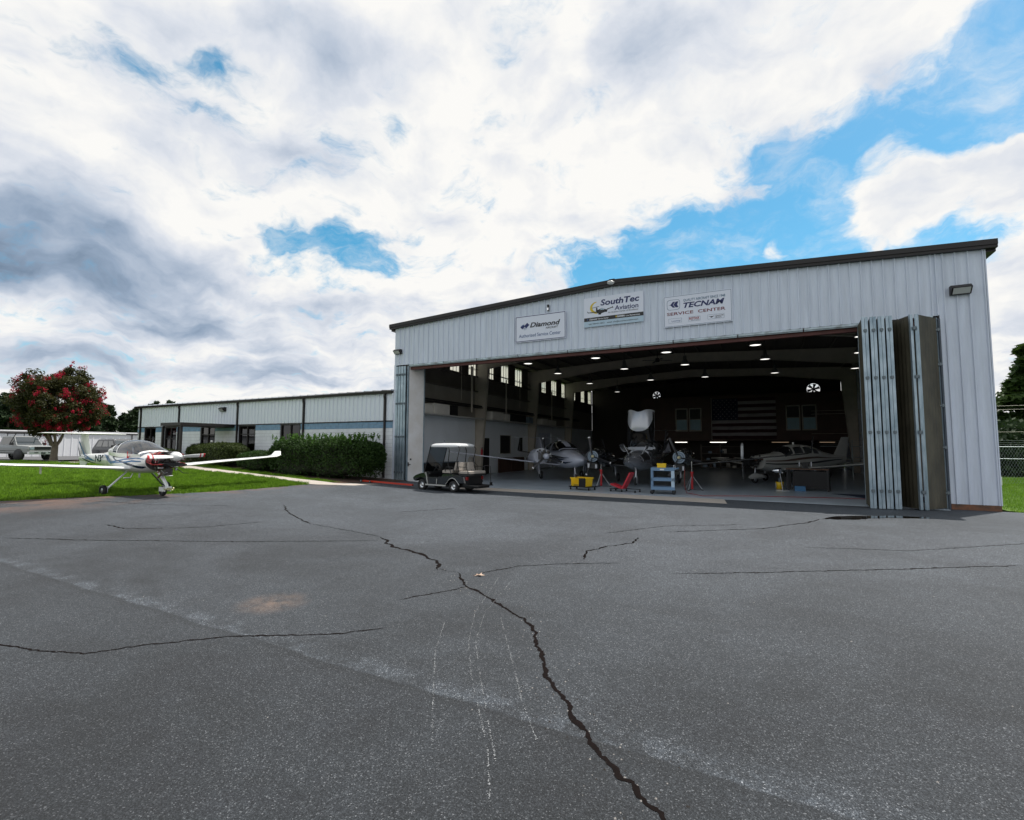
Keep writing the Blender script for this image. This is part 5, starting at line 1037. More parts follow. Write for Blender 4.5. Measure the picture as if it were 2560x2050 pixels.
# --- white single with its cowling off, on the right
pp = thing('low_wing_aeroplane', 'white low-wing aeroplane with brown and black stripes and bare engine, at the right', 'aeroplane', (15.98, 7.97, .02), R(-132.12))
S = Surf([(-1.0, 1.42, .74, .52, 1.1), (-1.7, 1.52, .62, .58, 1.08), (-2.3, 1.60, .58, .60, 1.08), (-2.9, 1.92, .56, .60, 1.08), (-3.5, 2.02, .56, .60, 1.1), (-4.6, 1.96, .60, .57, 1.12), (-5.4, 1.66, .70, .46, 1.16), (-6.4, 1.46, .86, .28, 1.2), (-7.6, 1.36, 1.04, .08, 1.22)], 2.6)
m_ppw = mat('white_cream_paint', (.50, .50, .47), .3, coat=.4)
b = B(); S.loft(b, -1.0, -7.6, 44, 30); part('fuselage', b, m_ppw, pp)
for s_ in (1, -1):
    f = (lambda a: a) if s_ > 0 else (lambda a: math.pi-a)
    for i, (xa, xb, t0, t1) in enumerate(((-3.05, -3.62, .42, .98), (-3.75, -4.3, .42, .95), (-4.42, -4.85, .42, .85))): b = B(); S.patch(b, xa, xb, f(t0), f(t1), .006); part('side_window', b, m_gblk, pp, fixn=False)
    b = B(); S.ribbon(b, [(-1.05, f(.12), .05), (-3, f(.10), .05), (-7.2, f(.3), .04)]); part('brown_stripe', b, mat('brown_stripe', (.10, .05, .03), .4), pp, fixn=False); b = B(); S.ribbon(b, [(-1.05, f(-.10), .05), (-3, f(-.08), .05), (-7.2, f(.0), .05)]); part('black_stripe', b, m_blk, pp, fixn=False)
b = B(); S.patch(b, -2.36, -2.92, .45, math.pi-.45, .006, nt=16); part('windscreen', b, m_gblk, pp, fixn=False)
wing(pp, 'wing', [(.5, -2.2, -4.0, .15, .72), (1.2, -2.45, -4.0, .14, .78), (4.9, -2.5, -3.95, .13, 1.18), (5.05, -2.7, -3.9, .10, 1.20)], m_ppw)
wing(pp, 'tail_fin', [(1.2, -6.1, -7.6, .09, 0), (1.5, -6.7, -7.7, .09, 0), (2.45, -7.3, -7.95, .08, 0)], m_ppw, vert=True); wing(pp, 'tailplane', [(0, -7.0, -7.75, .09, 1.2), (1.8, -7.05, -7.7, .08, 1.2)], m_ppw)
b = B(); b.box(-.95, -.3, -.2, .2, .95, 1.3)
for i in range(30): x, y, z = random.uniform(-.98, -.3), random.uniform(-.42, .38), random.uniform(.75, 1.4); l = random.uniform(.05, .13); b.box(x, x+l, y, y+l, z, z+l, random.randrange(3))
part('engine_parts', b, [m_black, m_eng, m_exh], pp, kind='stuff')
propeller(pp, (-.05, 0, 1.15), .94, (math.pi/2, -math.pi/2), m_sil, [(.85, .9, m_blk), (.94, 1, m_blk)], .17)
b = B(); b.tube([(-.9, 0, .85), (-.85, 0, .4)], .04, 8); part('nose_leg', b, m_alu, pp); wheel(pp, -.85, 0, .2, .2, .14)
b = B(); b.loft([[(x, w_*math.cos(a), z+h_*math.sin(a)) for a in [2*math.pi*i/14 for i in range(14)]] for x, w_, h_, z in ((-.42, .02, .02, .30), (-.55, .12, .10, .34), (-.85, .15, .17, .38), (-1.3, .12, .12, .36), (-1.6, .02, .03, .34))]); part('wheel_fairing', b, m_ppw, pp)
for s_ in (1, -1): b = B(); b.tube([(-3.2, s_*1.5, .8), (-3.2, s_*1.5, .3)], .04, 8); part('main_leg', b, m_alu, pp); wheel(pp, -3.2, s_*1.5, .2, .2, .14)
b = B(); b.tube([(-3.6, 0, 2.0), (-3.6, 0, 2.14)], .05, 8); b.tube([(-4.9, .0, 1.85), (-5.1, 0, 2.1)], .012, 5); part('antenna', b, m_white, pp)
t = thing('parked_aeroplane', 'dim far aeroplane tail and rear cabin behind the white aeroplane', 'aeroplane', (17.5, 14.5, 0), R(-125)); S = Surf([(-1.0, 1.5, .7, .5, 1.1), (-2.5, 1.9, .6, .58, 1.1), (-3.8, 1.95, .62, .55, 1.1), (-5, 1.6, .8, .35, 1.2), (-7.3, 1.3, 1.05, .07, 1.2)], 2.4); b = B(); S.loft(b, -1, -7.3, 24, 22); part('fuselage', b, m_ppw, t); b = B(); S.patch(b, -2.2, -4.4, .4, math.pi-.4, .006, nx=12, nt=14); part('cabin_glass', b, m_gblk, t, fixn=False); wing(t, 'tail_fin', [(1.2, -6.1, -7.5, .09, 0), (2.3, -7.1, -7.6, .08, 0)], m_ppw, vert=True); wing(t, 'wing', [(.4, -2.4, -3.9, .14, .8), (4.8, -2.5, -3.7, .12, 1.1)], m_ppw); [wheel(t, x_, y_, .2, .2, .14) for x_, y_ in ((-1.3, 0), (-3.4, 1.3), (-3.4, -1.3))]; b = B(); b.tube([(-1.3, 0, .9), (-1.3, 0, .3)], .04, 6); b.tube([(-3.4, 1.3, .9), (-3.4, 1.3, .3)], .04, 6); b.tube([(-3.4, -1.3, .9), (-3.4, -1.3, .3)], .04, 6); part('landing_gear', b, m_alu, t, kind='stuff')

# ================================================================== golf cart
gc = thing('golf_cart', 'black golf cart with white roof and beige rear-facing seat, in front of the hangar', 'golf cart', (5.83, -2.42, .0), R(172), sc=1.12); gc.scale = (1.09, 1.04, 1.04)
m_gcb = mat('deep_teal_black_paint', (.006, .010, .016), .12, coat=1.0); m_seat = mat('beige_vinyl', (.36, .32, .28), .5); m_strip = mat('silver_strip', (.6, .6, .58), .3, metal=.6)
def rounded(poly, y0, y1, ins, m, name, parent):
    cx = sum(p[0] for p in poly)/len(poly); cz = sum(p[1] for p in poly)/len(poly)
    rings = []
    for y, k in ((y0, 1-ins), (y0+.05, 1), (y1-.05, 1), (y1, 1-ins)): rings.append([(cx+(p[0]-cx)*k, y, cz+(p[1]-cz)*k) for p in poly])
    b = B(); b.loft(rings, sm=False); return part(name, b, m, parent)
rounded([(1.28, .30), (1.36, .62), (1.50, .74), (1.72, .70), (2.02, .60), (2.14, .50), (2.12, .40), (2.0, .36), (1.93, .44), (1.80, .52), (1.62, .53), (1.46, .48), (1.36, .34)], -.56, .56, .08, m_gcb, 'front_cowl', gc)
rounded([(-.62, .38), (-.55, .62), (-.2, .70), (.30, .72), (.52, .70), (.62, .52), (.60, .30), (.34, .28), (.30, .40), (.18, .50), (0, .53), (-.18, .50), (-.30, .40), (-.34, .36)], -.58, .58, .05, m_gcb, 'rear_body', gc)
b = B(); b.box(.3, 1.45, -.54, .54, .24, .30); b.box(-.9, 2.0, -.30, .30, .18, .30); part('chassis', b, m_black, gc)
b = B(); b.box(.36, 1.42, .545, .57, .22, .27); b.box(.36, 1.42, -.57, -.545, .22, .27); part('side_sill', b, m_strip, gc)
for s_ in (1, -1):
    b = B(); b.bar((1.30, s_*.565, .25), (1.40, s_*.565, .75), .03, .012, up=(0, 1, 0)); b.bar((.84, s_*.55, .30), (.82, s_*.55, .50), .025, .012, up=(0, 1, 0)); part('trim_strip', b, m_strip, gc)
    b = B(); 
    for i in range(13): pass
    pts = [(-.34+.68*i/12, s_*.585, .30+.26*math.sin(math.pi*i/12)) for i in range(13)]; b.tube(pts, .012, 5); part('arch_trim', b, m_strip, gc)
    b = B(); b.box(.52, 1.32, s_*.50, s_*.52, .30, .56); part('door_guard', b, m_gcb, gc)
b = B(); b.box(1.30, 1.36, -.52, .52, .55, .78); b.box(1.22, 1.30, -.5, .5, .66, .74); part('dashboard', b, m_black, gc)
rings = []
for q, (gx_, gy_, z) in enumerate(((.84, .58, 1.76), (.88, .60, 1.79), (.84, .56, 1.86), (.72, .46, 1.905), (.3, .2, 1.925))):
    rings.append([(.50+gx_*.88*math.copysign(abs(math.cos(a))**.35, math.cos(a)), gy_*math.copysign(abs(math.sin(a))**.35, math.sin(a)), z) for a in [2*math.pi*i/32 for i in range(32)]])
b = B(); b.loft(rings); part('roof', b, mat('chalky_white_roof', (.60, .61, .62), .5), gc)
b = B()
for s_ in (1, -1): b.tube([(1.56, s_*.50, .70), (1.22, s_*.50, 1.80)], .018, 6); b.tube([(.10, s_*.52, .70), (.28, s_*.52, 1.1), (.22, s_*.52, 1.62), (.28, s_*.50, 1.80)], .018, 6); b.tube([(-.22, s_*.50, .9), (-.15, s_*.50, 1.25), (-.28, s_*.50, 1.70), (-.20, s_*.48, 1.80)], .018, 6)
b.tube([(1.22, -.5, 1.79), (1.22, .5, 1.79)], .018, 6); part('roof_frame', b, m_black, gc)
b = B(); b.add([(1.55, -.48, .74), (1.55, .48, .74), (1.23, .48, 1.76), (1.23, -.48, 1.76)], [(0, 1, 2, 3)]); part('windscreen', b, m_carglass, gc, fixn=False)
b = B(); b.tube([(1.32, .25, .72), (1.08, .25, .98)], .02, 6); n = 18; b.tube([(1.06+.17*math.cos(a)*.65, .25+.17*math.sin(a), 1.0+.17*math.cos(a)*.75) for a in [2*math.pi*i/n for i in range(n+1)]], .016, 6, cap=False); b.lathe([(0, 0), (0, .05), (.03, .04), (.03, 0)], (1.06, .25, .99), (-.6, 0, .8), 10); part('steering_wheel', b, m_black, gc)
for nm, bx_ in (('seat_cushion', [(.08, .58, .74, .86)]), ('rear_seat_cushion', [(-.78, -.22, .74, .84)])):
    for xa, xb, za, zb in bx_:
        for s_ in (-1, 1) if nm == 'seat_cushion' else (0,):
            y0, y1 = ((s_*.27-.25, s_*.27+.25) if s_ else (-.5, .5)); rounded([(xa, za), (xa, zb-.02), (xa+.05, zb), (xb-.05, zb), (xb, zb-.03), (xb, za)], y0, y1, .08, m_seat, nm, gc)
for xa, lean in ((-.02, .12), (-.20, -.05)):
    for s_ in (-1, 1):
        y = s_*.26; b = B(); b.loft([[(xa+.05*math.cos(a)+lean*.0-(z-.9)*lean, y+.24*math.copysign(abs(math.sin(a))**.5, math.sin(a))*(1 if z < 1.12 else .8), z) for a in [2*math.pi*i/16 for i in range(16)]] for z in (.86, .9, 1.12, 1.17)]); part('seat_back', b, m_seat, gc)
b = B(); 
for s_ in (1, -1): b = B(); b.tube([(-.05, s_*.53, .78), (.02, s_*.53, .98), (.35, s_*.53, .98), (.42, s_*.53, .80)], .014, 6); b.tube([(-.25, s_*.53, .74), (-.25, s_*.53, 1.0), (-.68, s_*.53, .99), (-.72, s_*.53, .74)], .014, 6); part('armrest', b, m_black, gc, kind='stuff')
b = B(); b.box(-.80, -.3, -.5, .5, .66, .73); b.box(-.62, -.45, -.48, .48, .3, .66); part('rear_seat_box', b, m_black, gc)
b = B(); b.box(-1.15, -.60, -.48, .48, .27, .30); b.box(-1.1, -.5, -.3, .3, .20, .26); b.tube([(-1.08, -.42, .30), (-1.04, -.42, 1.02), (-.9, -.42, 1.05), (-.75, -.42, 1.03)], .016, 6); b.box(-1.12, -1.05, -.46, -.38, .30, .40); part('foot_platform', b, m_black, gc)
b = B(); b.box(-.64, -.60, .40, .52, .5, .62); b.box(-.64, -.60, -.52, -.40, .5, .62); part('tail_lamp', b, m_baf, gc)
for x in (0, 1.65):
    for s_ in (1, -1):
        b = B(); r_ = .225; y = s_*.46; b.lathe([(-.08, .12), (-.10, .17), (-.085, .21), (-.04, r_), (.04, r_), (.085, .21), (.10, .17), (.08, .12)], (x, y, r_), (0, 1, 0), 22); w_ = part('wheel', b, m_rubber, gc)
        b = B(); b.lathe([(.03, 0), (.05, .03), (.035, .05), (.02, .10), (.085, .125), (.0, .13), (-.085, .125), (-.02, .1), (-.02, 0)], (x, y, r_), (0, s_, 0), 18); rm = part('rim', b, m_chrome, w_)

# red tow bar lying along the door sill
tb_ = thing('tow_bar', 'long red tow bar lying on the ground at the left door stack', 'tow bar', (0, 0, 0)); m_trd = mat('bright_red_paint', (.52, .035, .015), .4)
b = B(); b.bar((-.02, -2.05, .22), (3.2, -2.35, .16), .09, .07); b.bar((.1, -2.0, .2), (.7, -2.12, .2), .16, .05); part('bar', b, m_trd, tb_); wheel(tb_, -.05, -2.16, .22, .07, .05); wheel(tb_, .55, -2.2, .2, .05, .05)

# ================================================================== workshop things
m_yell = mat('yellow_plastic', (.85, .55, .012), .4); m_cartb = mat('blue_grey_plastic', (.13, .23, .36), .5); m_redp2 = mat('red_vinyl', (.45, .015, .03), .4)
def caster(parent, x, y, z, r_=.04):
    b = B(); b.lathe([(-.015, 0), (-.015, r_), (.015, r_), (.015, 0)], (x, y, r_), (0, 1, 0), 12); b.box(x-.015, x+.015, y-.022, y-.016, r_, z); b.box(x-.015, x+.015, y+.016, y+.022, r_, z); part('caster', b, m_black, parent)
t = thing('dolly', 'low black dolly under the yellow crate', 'dolly', (9.98, .75, .012), R(-14)); b = B(); b.box(-.52, .52, -.3, -.2, .12, .16); b.box(-.52, .52, .2, .3, .12, .16); b.box(-.5, -.4, -.2, .2, .121, .159); b.box(.4, .5, -.2, .2, .121, .159); b.box(-.05, .05, -.2, .2, .121, .159); part('deck', b, m_blk, t, kind='stuff'); [caster(t, x, y, .12) for x in (-.46, .46) for y in (-.24, .24)]
t = thing('crate', 'bright yellow crate with black folded lid edges, standing on a dolly', 'crate', (9.95, .75, .173), R(-14))
b = B(); b.add([(-.35, -.25, 0), (.35, -.25, 0), (.39, -.28, .36), (-.39, -.28, .36), (-.35, .25, 0), (.35, .25, 0), (.39, .28, .36), (-.39, .28, .36)], [(0, 1, 2, 3), (5, 4, 7, 6), (4, 0, 3, 7), (1, 5, 6, 2), (0, 4, 5, 1)]); b.box(-.41, .41, -.30, -.26, .33, .37); b.box(-.41, .41, .26, .30, .33, .37)
for i in range(7): b.box(-.36+.06*i, -.34+.06*i, -.30, -.27, .02, .33)
part('crate_body', b, m_yell, t); b = B(); b.box(.05, .38, -.315, -.30, .02, .34); b.box(-.25, .35, -.29, -.27, .0, .09); part('lid_flap', b, m_blk, t); b = B()
for i in range(9): b.box(-.12+.055*i, -.09+.055*i, -.31, -.29, .345, .375)
part('hinge_teeth', b, m_blk, t, kind='stuff')
def jack(x, y, h, label):
    t = thing('tripod_jack', label, 'jack', (x, y, .012), 0, 'red aircraft jacks'); b = B(); b.tube([(0, 0, .05), (0, 0, .72)], .05, 12); b.tube([(0, 0, .72), (0, 0, .80)], .065, 12); part('cylinder', b, m_trd if False else mat('jack_red', (.38, .015, .02), .4), t); b = B(); b.tube([(0, 0, .78), (0, 0, h)], .016, 8); part('ram', b, m_chrome, t)
    for k in range(3):
        a = k*2.094+.3; b = B(); b.tube([(.05*math.cos(a), .05*math.sin(a), .58), (.42*math.cos(a), .42*math.sin(a), .03)], .014, 6); b.tube([(0, 0, .04), (.42*math.cos(a), .42*math.sin(a), .03)], .012, 6, 1); lg = part('leg', b, [m_alu, m_black], t); b = B(); b.lathe([(0, 0), (0, .05), (.02, .05), (.02, 0)], (.43*math.cos(a), .43*math.sin(a), 0), (0, 0, 1), 10); part('foot', b, m_black, lg)
jack(10.2, 2.75, 1.05, 'red tripod jack under the camera-left engine of the dark twin'); jack(14.21, 2.9, 1.25, 'red tripod jack under the camera-right engine, beside the blue cart')
t = thing('creeper_seat', 'red V-shaped mechanic creeper seat on black casters', 'creeper seat', (11.7, .75, .012), R(-12)); b = B(); b.bar((-.42, 0, .30), (.10, 0, .14), .42, .06); part('seat_pad', b, m_redp2, t); b = B(); b.bar((.10, 0, .14), (.46, 0, .80), .40, .06, up=(1, 0, 0)); part('back_pad', b, m_redp2, t); b = B(); b.box(-.45, .1, -.24, -.2, .10, .13); b.box(-.45, .1, .2, .24, .10, .13); b.box(-.1, .75, .16, .2, .10, .13); b.box(-.3, -.26, -.2, .2, .101, .129); part('frame', b, m_blk, t, kind='stuff'); [caster(t, x, y, .1) for x in (-.4, .1, .7) for y in (-.22, .22)]
t = thing('utility_cart', 'blue-grey three-shelf utility cart between the twin and the door', 'utility cart', (13.4, .62, .012), R(8))
for z, nm in ((.17, 'bottom_shelf'), (.52, 'middle_shelf'), (.92, 'top_shelf')):
    b = B(); b.box(-.45, .45, -.30, .30, z, z+.03); b.box(-.45, .45, -.30, -.28, z+.03, z+.12); b.box(-.45, .45, .28, .30, z+.03, z+.12); b.box(-.45, -.43, -.28, .28, z+.03, z+.12); b.box(.43, .45, -.28, .28, z+.03, z+.12); part(nm, b, m_cartb, t)
for x in (-.41, .41):
    for y in (-.27, .27): b = B(); b.box(x-.04 if x < 0 else x-.09, x+.04 if x < 0 else x+.03, y-.03, y+.03, .29, .92); part('upright', b, m_cartb if x < 0 else m_pale, t); caster(t, x, y, .17, .075)
b = B(); b.tube([(.45, -.25, .99), (.60, -.25, 1.02), (.60, .25, 1.02), (.45, .25, .99)], .02, 6); part('handle', b, m_cartb, t); b = B(); b.box(-.1, .06, -.306, -.301, .95, 1.0); part('maker_label', b, m_white, t)
t = thing('tool_case', 'yellow case lying on top of the blue-grey cart', 'case', (13.36, .62, 1.05), R(6)); b = B(); b.box(-.17, .17, -.12, .12, 0, .11); part('base', b, m_yell, t); b = B(); b.box(-.175, .175, -.125, .125, .112, .17); part('lid', b, m_yell, t)
t = thing('oil_bucket', 'yellow and white bucket with a bottle in it, on the hangar floor at right', 'bucket', (17.6, 5.7, .012)); b = B(); b.lathe([(0, 0), (0, .14), (.30, .16), (.31, .15), (.02, .13)], n=18); part('bucket_body', b, m_yell, t); b = B(); b.lathe([(.04, .146), (.26, .162)], n=18); 
b = B(); b.add([(-.1625*math.cos(a)-.003, -.1625*math.sin(a), z) for a in [-.2+.16*i for i in range(6)] for z in (.05, .26)], [(2*i, 2*i+1, 2*i+3, 2*i+2) for i in range(5)]); part('paper_label', b, m_white, t, fixn=False)
b = B(); b.tube([(0, 0, .25), (0, 0, .42), (0, 0, .5)], [.05, .05, .02], 8); part('bottle', b, m_slate, t)
t = thing('workbench', 'dark workbench cluttered with tools in front of the white aeroplane wing', 'workbench', (18.7, 5.35, .012), R(-10)); b = B(); b.box(-.8, .8, -.35, .35, .90, .95); part('bench_top', b, mat('worn_wood', (.12, .06, .035), .6, var=.4), t)
for x in (-.75, .75):
    for y in (-.3, .3): b = B(); b.box(x-.04, x+.04, y-.04, y+.04, 0, .9); part('leg', b, m_black, t)
b = B(); b.box(-.55, .75, -.3, .3, .12, .84); part('drawer_unit', b, m_dark, t)
t = thing('bench_vice', 'dark bench vice with bright jaws on the workbench', 'vice', (18.6, 5.1, .963), R(-10)); b = B(); b.box(-.12, .12, -.1, .1, 0, .2); b.box(-.2, .2, -.04, .04, .2, .26); b.tube([(.0, -.1, .1), (.0, -.3, .1)], .02, 6); part('vice_body', b, m_black, t); b = B(); b.box(-.24, -.205, -.06, .06, .1, .3); b.box(.205, .24, -.06, .06, .1, .3); part('jaw', b, m_sil, t, kind='stuff')
t = thing('propeller_spinner', 'polished propeller spinner on a stand left of the workbench', 'spinner', (17.6, 4.6, .012), R(190)); b = B(); b.lathe([(0, 0), (.05, .06), (.2, .11), (.35, .13), (.36, 0)], (.3, 0, .86), (-1, 0, 0), 18); part('cone', b, m_chrome, t); b = B(); b.tube([(0, 0, .8), (-.1, 0, 0)], .02, 6); b.box(-.3, .2, -.2, .2, 0, .02); b.box(-.12, .02, -.06, .06, .76, .8); part('stand', b, m_alu, t)
t = thing('parts_box', 'small open blue box on the floor under the workbench', 'box', (18.35, 4.85, .012)); b = B(); b.box(-.2, .2, -.15, .15, 0, .02); b.box(-.2, .2, -.15, -.13, .02, .2); b.box(-.2, .2, .13, .15, .02, .2); b.box(-.2, -.18, -.13, .13, .02, .2); b.box(.18, .2, -.13, .13, .02, .2); part('box_body', b, mat('blue_box', (.04, .16, .32), .5), t)
t = thing('air_hose', 'thin red air hose trailing over the floor by the blue cart', 'hose', (0, 0, 0)); b = B(); b.tube([(14.0, 2.3, .9), (14.05, 1.8, .3), (14.2, 1.3, .03), (14.9, .35, .026), (16.5, 1.2, .026), (19.0, 1.9, .026), (22.0, 2.4, .026)], .011, 6); part('hose_line', b, m_baf, t)
t = thing('floor_mat', 'dark blue floor mat just inside the right door stack', 'mat', (0, 0, .0)); b = B(); b.prism([(19.4, 4.0), (20.0, 3.2), (20.5, 2.0), (22.5, 1.7), (22.5, 4.2)], .013, .022, axis='z'); part('mat_sheet', b, mat('navy_mat', (.01, .02, .05), .6), t)
t = thing('hose_reel', 'round hose reel mounted on the left wall near the first column', 'hose reel', (.07, 7.35, .95)); b = B(); b.lathe([(0, 0), (0, .26), (.03, .26), (.03, .15), (.12, .15), (.12, .26), (.15, .26), (.15, 0)], (0, 0, 0), (1, 0, 0), 20); part('reel', b, m_greyw, t); b = B(); b.tube([(.16, .2, -.1), (.3, .4, -.3), (.25, .5, -.93)], .015, 6); part('hose_end', b, m_black, t)
t = thing('fire_extinguisher', 'red fire extinguisher hanging on the first left column', 'extinguisher', (.62, 7.88, 1.25)); b = B(); b.lathe([(0, 0), (.01, .07), (.38, .07), (.44, .025), (.5, .025)], n=14); part('tank', b, m_redp2, t); b = B(); b.box(-.02, .1, -.02, .02, .5, .54); b.tube([(.03, 0, .5), (.1, 0, .35), (.09, 0, .15)], .01, 5); part('handle', b, m_blk, t)
t = thing('wall_cabinet', 'low dark cabinet against the white left wall behind the golf cart', 'cabinet', (.07, 1.3, .012)); b = B(); b.box(0, .5, 0, 4.0, 0, .95); part('cabinet_body', b, m_slate, t); b = B(); b.box(.502, .51, .04, 1.95, .05, .9); b.box(.502, .51, 2.0, 3.95, .05, .9); part('door_panel', b, m_dark, t, kind='stuff')
t = thing('pallet_racks', 'pair of dark wooden frames leaning on the white left wall', 'frame', (.1, 10.9, .012)); b = B()
for y0 in (0, 2.1):
    b.box(.1, .2, y0, y0+2.0, 0, .05); b.box(.05, .12, y0, y0+2.0, 1.0, 1.05); b.box(.07, .15, y0, y0+.06, .05, 1.0); b.box(.07, .15, y0+1.94, y0+2.0, .05, 1.0); b.box(.08, .12, y0+.06, y0+1.94, .05, 1.0)
part('frame_panel', b, m_brown, t, kind='stuff')
t = thing('parts_shelf', 'tall dark storage rack under the mezzanine behind the dark twin', 'shelving', (12.0, 26.0, .012)); b = B()
for z in (.1, .7, 1.3, 1.9): b.box(0, 3.2, 0, .5, z, z+.04)
for x in (0, 1.55, 3.14): b.box(x, x+.06, .001, .05, 0, 2.1); b.box(x, x+.06, .45, .499, 0, 2.1)
part('rack_frame', b, m_steeld, t, kind='stuff'); b = B()
for i in range(16): x = random.uniform(.1, 2.7); z = random.choice((.14, .74, 1.34)); b.box(x, x+random.uniform(.15, .35), .06, .4, z, z+random.uniform(.15, .45), i % 3)
part('rack_boxes', b, [m_slate, m_brown, m_duct], t, kind='stuff')

# ================================================================== vehicles in the car park
def vehicle(name, label, loc, rz, L_, W_, lowprof, cabin, m_paint, wr, wx, truck=False):
    t = thing(name, label, 'pickup truck' if truck else 'car', loc, rz); hw = W_/2
    # lower body: rings along x (front = +x = 0 .. -L)
    rings = []
    for x, zb, zt, w_ in lowprof:
        rings.append([(x, y*w_*hw, z) for y, z in ((-.92, zb), (-1, zb+.12), (-1, zt-.22), (-.95, zt-.04), (-.86, zt), (.86, zt), (.95, zt-.04), (1, zt-.22), (1, zb+.12), (.92, zb))])
    b = B(); b.loft(rings, sm=False); part('body', b, m_paint, t)
    (xf0, xf1, xr1, xr0, zbelt, zroof, tin) = cabin[-1]
    bot = [(xf0, -.9*hw, zbelt), (xf0, .9*hw, zbelt), (xr0, .9*hw, zbelt), (xr0, -.9*hw, zbelt)]; top = [(xf1, -tin*hw, zroof), (xf1, tin*hw, zroof), (xr1, tin*hw, zroof), (xr1, -tin*hw, zroof)]
    mid = lambda k: [tuple(bot[i][q]*(1-k)+top[i][q]*k for q in range(3)) for i in range(4)]
    b = B(); b.loft([bot, mid(.93), [(x-.0, y*.95, z+.02) for x, y, z in top]], sm=False); part('cabin', b, m_paint, t)
    def quad(i, j, k0, k1, a0, a1, off):
        A, Bq = Vector(bot[i]), Vector(bot[j]); C_, D_ = Vector(top[i]), Vector(top[j])
        P = lambda u, v: (A*(1-u)+Bq*u)*(1-v)+(C_*(1-u)+D_*u)*v
        n_ = (P(1, 0)-P(0, 0)).cross(P(0, 1)-P(0, 0)).normalized(); cc = sum((Vector(q) for q in bot+top), Vector())/8
        if n_.dot(P(.5, .5)-cc) < 0: n_ = -n_
        return [P(a0, k0)+n_*off, P(a1, k0)+n_*off, P(a1, k1)+n_*off, P(a0, k1)+n_*off]
    b = B(); b.add(quad(0, 1, .04, .93, .03, .97, .012), [(0, 1, 2, 3)]); part('windscreen', b, m_vglass, t, fixn=False)
    b = B(); b.add(quad(3, 2, .15, .85, .08, .92, .012), [(0, 1, 2, 3)]); part('rear_window', b, m_vglass, t, fixn=False)
    for i, j in ((1, 2), (0, 3)):
        n = 1 if truck else 3
        for q in range(n):
            a0 = .08+.86*q/n; a1 = .06+.86*(q+1)/n-.02; b = B(); b.add(quad(i, j, .10, .84, a0, a1, .012), [(0, 1, 2, 3)]); part('side_window', b, m_vglass, t, fixn=False)
    for x in wx:
        for s_ in (1, -1):
            y = s_*(hw-.12); b = B(); b.lathe([(-.11, .5*wr), (-.12, .8*wr), (-.06, wr), (.06, wr), (.12, .8*wr), (.11, .5*wr)], (x, y, wr), (0, 1, 0), 20); w_ = part('wheel', b, m_rubber, t); b = B(); b.lathe([(.05, 0), (.06, .3*wr), (.115, .58*wr), (.0, .6*wr)], (x, y, wr), (0, s_, 0), 14); part('rim', b, m_alu, w_)
            b = B(); b.lathe([(0, wr*1.2), (.02, wr*1.2), (.02, 0)], (x, s_*(hw-.012), wr*1.02), (0, s_, 0), 20); part('wheel_arch', b, m_black, t)
    for s_ in (1, -1): b = B(); b.box(xf0-.28, xf0-.15, s_*hw if s_ > 0 else s_*hw-.2, s_*hw+.2 if s_ > 0 else s_*hw, zbelt+.0, zbelt+.2); part('door_mirror', b, m_black, t)
    return t, hw
m_vglass = mat('vehicle_glass', (.02, .03, .035), .05, spec=.9, coat=1.0)
m_silv = mat('pewter_truck_paint', (.25, .26, .26), .35, coat=.3); m_navyp = mat('dark_blue_car_paint', (.008, .011, .018), .3, coat=.3)
tz = float(H(-35, -2.7))
tr, hw = vehicle('pickup_truck', 'silver pickup truck with a black ladder rack, parked behind the crape myrtle', (-33.4, -2.3, tz+.0), R(15), 5.6, 2.0, [(0, .55, 1.05, .86), (-.12, .48, 1.12, .96), (-1.5, .5, 1.18, 1.0), (-2.0, .5, 1.20, 1.0), (-5.5, .55, 1.22, 1.0), (-5.6, .6, 1.2, .97)], [(-1.3, -1.85, -3.0, -3.15, 1.17, 1.86, .74)], m_silv, .40, (-.95, -4.45), True)
b = B(); b.box(.005, .03, -.55, .55, .82, 1.06); part('grille', b, m_blk, tr); b = B(); b.box(-.05, .10, -.98, .98, .46, .68); part('bumper', b, m_chrome, tr); b = B(); b.box(.102, .11, -.15, .15, .5, .62); b.box(.102, .11, -.6, -.35, .55, .62); b.box(.102, .11, .35, .6, .55, .62); part('number_plate', b, m_blk, tr, kind='stuff')
for s_ in (1, -1): b = B(); b.box(-.02, .02, s_*.72-.14, s_*.72+.14, .84, 1.02); part('headlight', b, m_galv, tr)
b = B(); b.box(-4.4, -1.2, -1.012, -1.004, .72, .76); b.box(-4.4, -1.2, 1.004, 1.012, .72, .76); part('side_moulding', b, m_blk, tr, kind='stuff')
b = B()
for s_ in (1, -1):
    b.tube([(-1.2, s_*.85, 2.12), (-5.2, s_*.85, 2.12)], .025, 6)
    for x in (-1.5, -3.3, -5.1): b.tube([(x-.25 if x < -2 else x-.5, s_*.93, 1.25), (x, s_*.85, 2.12)], .025, 6)
for x in (-1.3, -2.2, -3.2, -4.2, -5.1): b.tube([(x, -.85, 2.14), (x, .85, 2.14)], .025, 6)
part('ladder_rack', b, m_black, tr, kind='stuff')
cz_ = float(H(-34, 2.6))
sv, hw = vehicle('sport_utility_car', 'dark blue sport utility car parked behind the nose of the white trainer', (-31.6, 3.35, cz_-.05), R(4), 4.9, 1.95, [(0, .4, .78, .84), (-.15, .3, .95, .95), (-1.2, .3, 1.05, 1.0), (-1.9, .3, 1.08, 1.0), (-4.7, .34, 1.08, 1.0), (-4.9, .42, 1.0, .93)], [(-1.25, -2.0, -4.3, -4.75, 1.05, 1.72, .76)], m_navyp, .37, (-.9, -3.85))
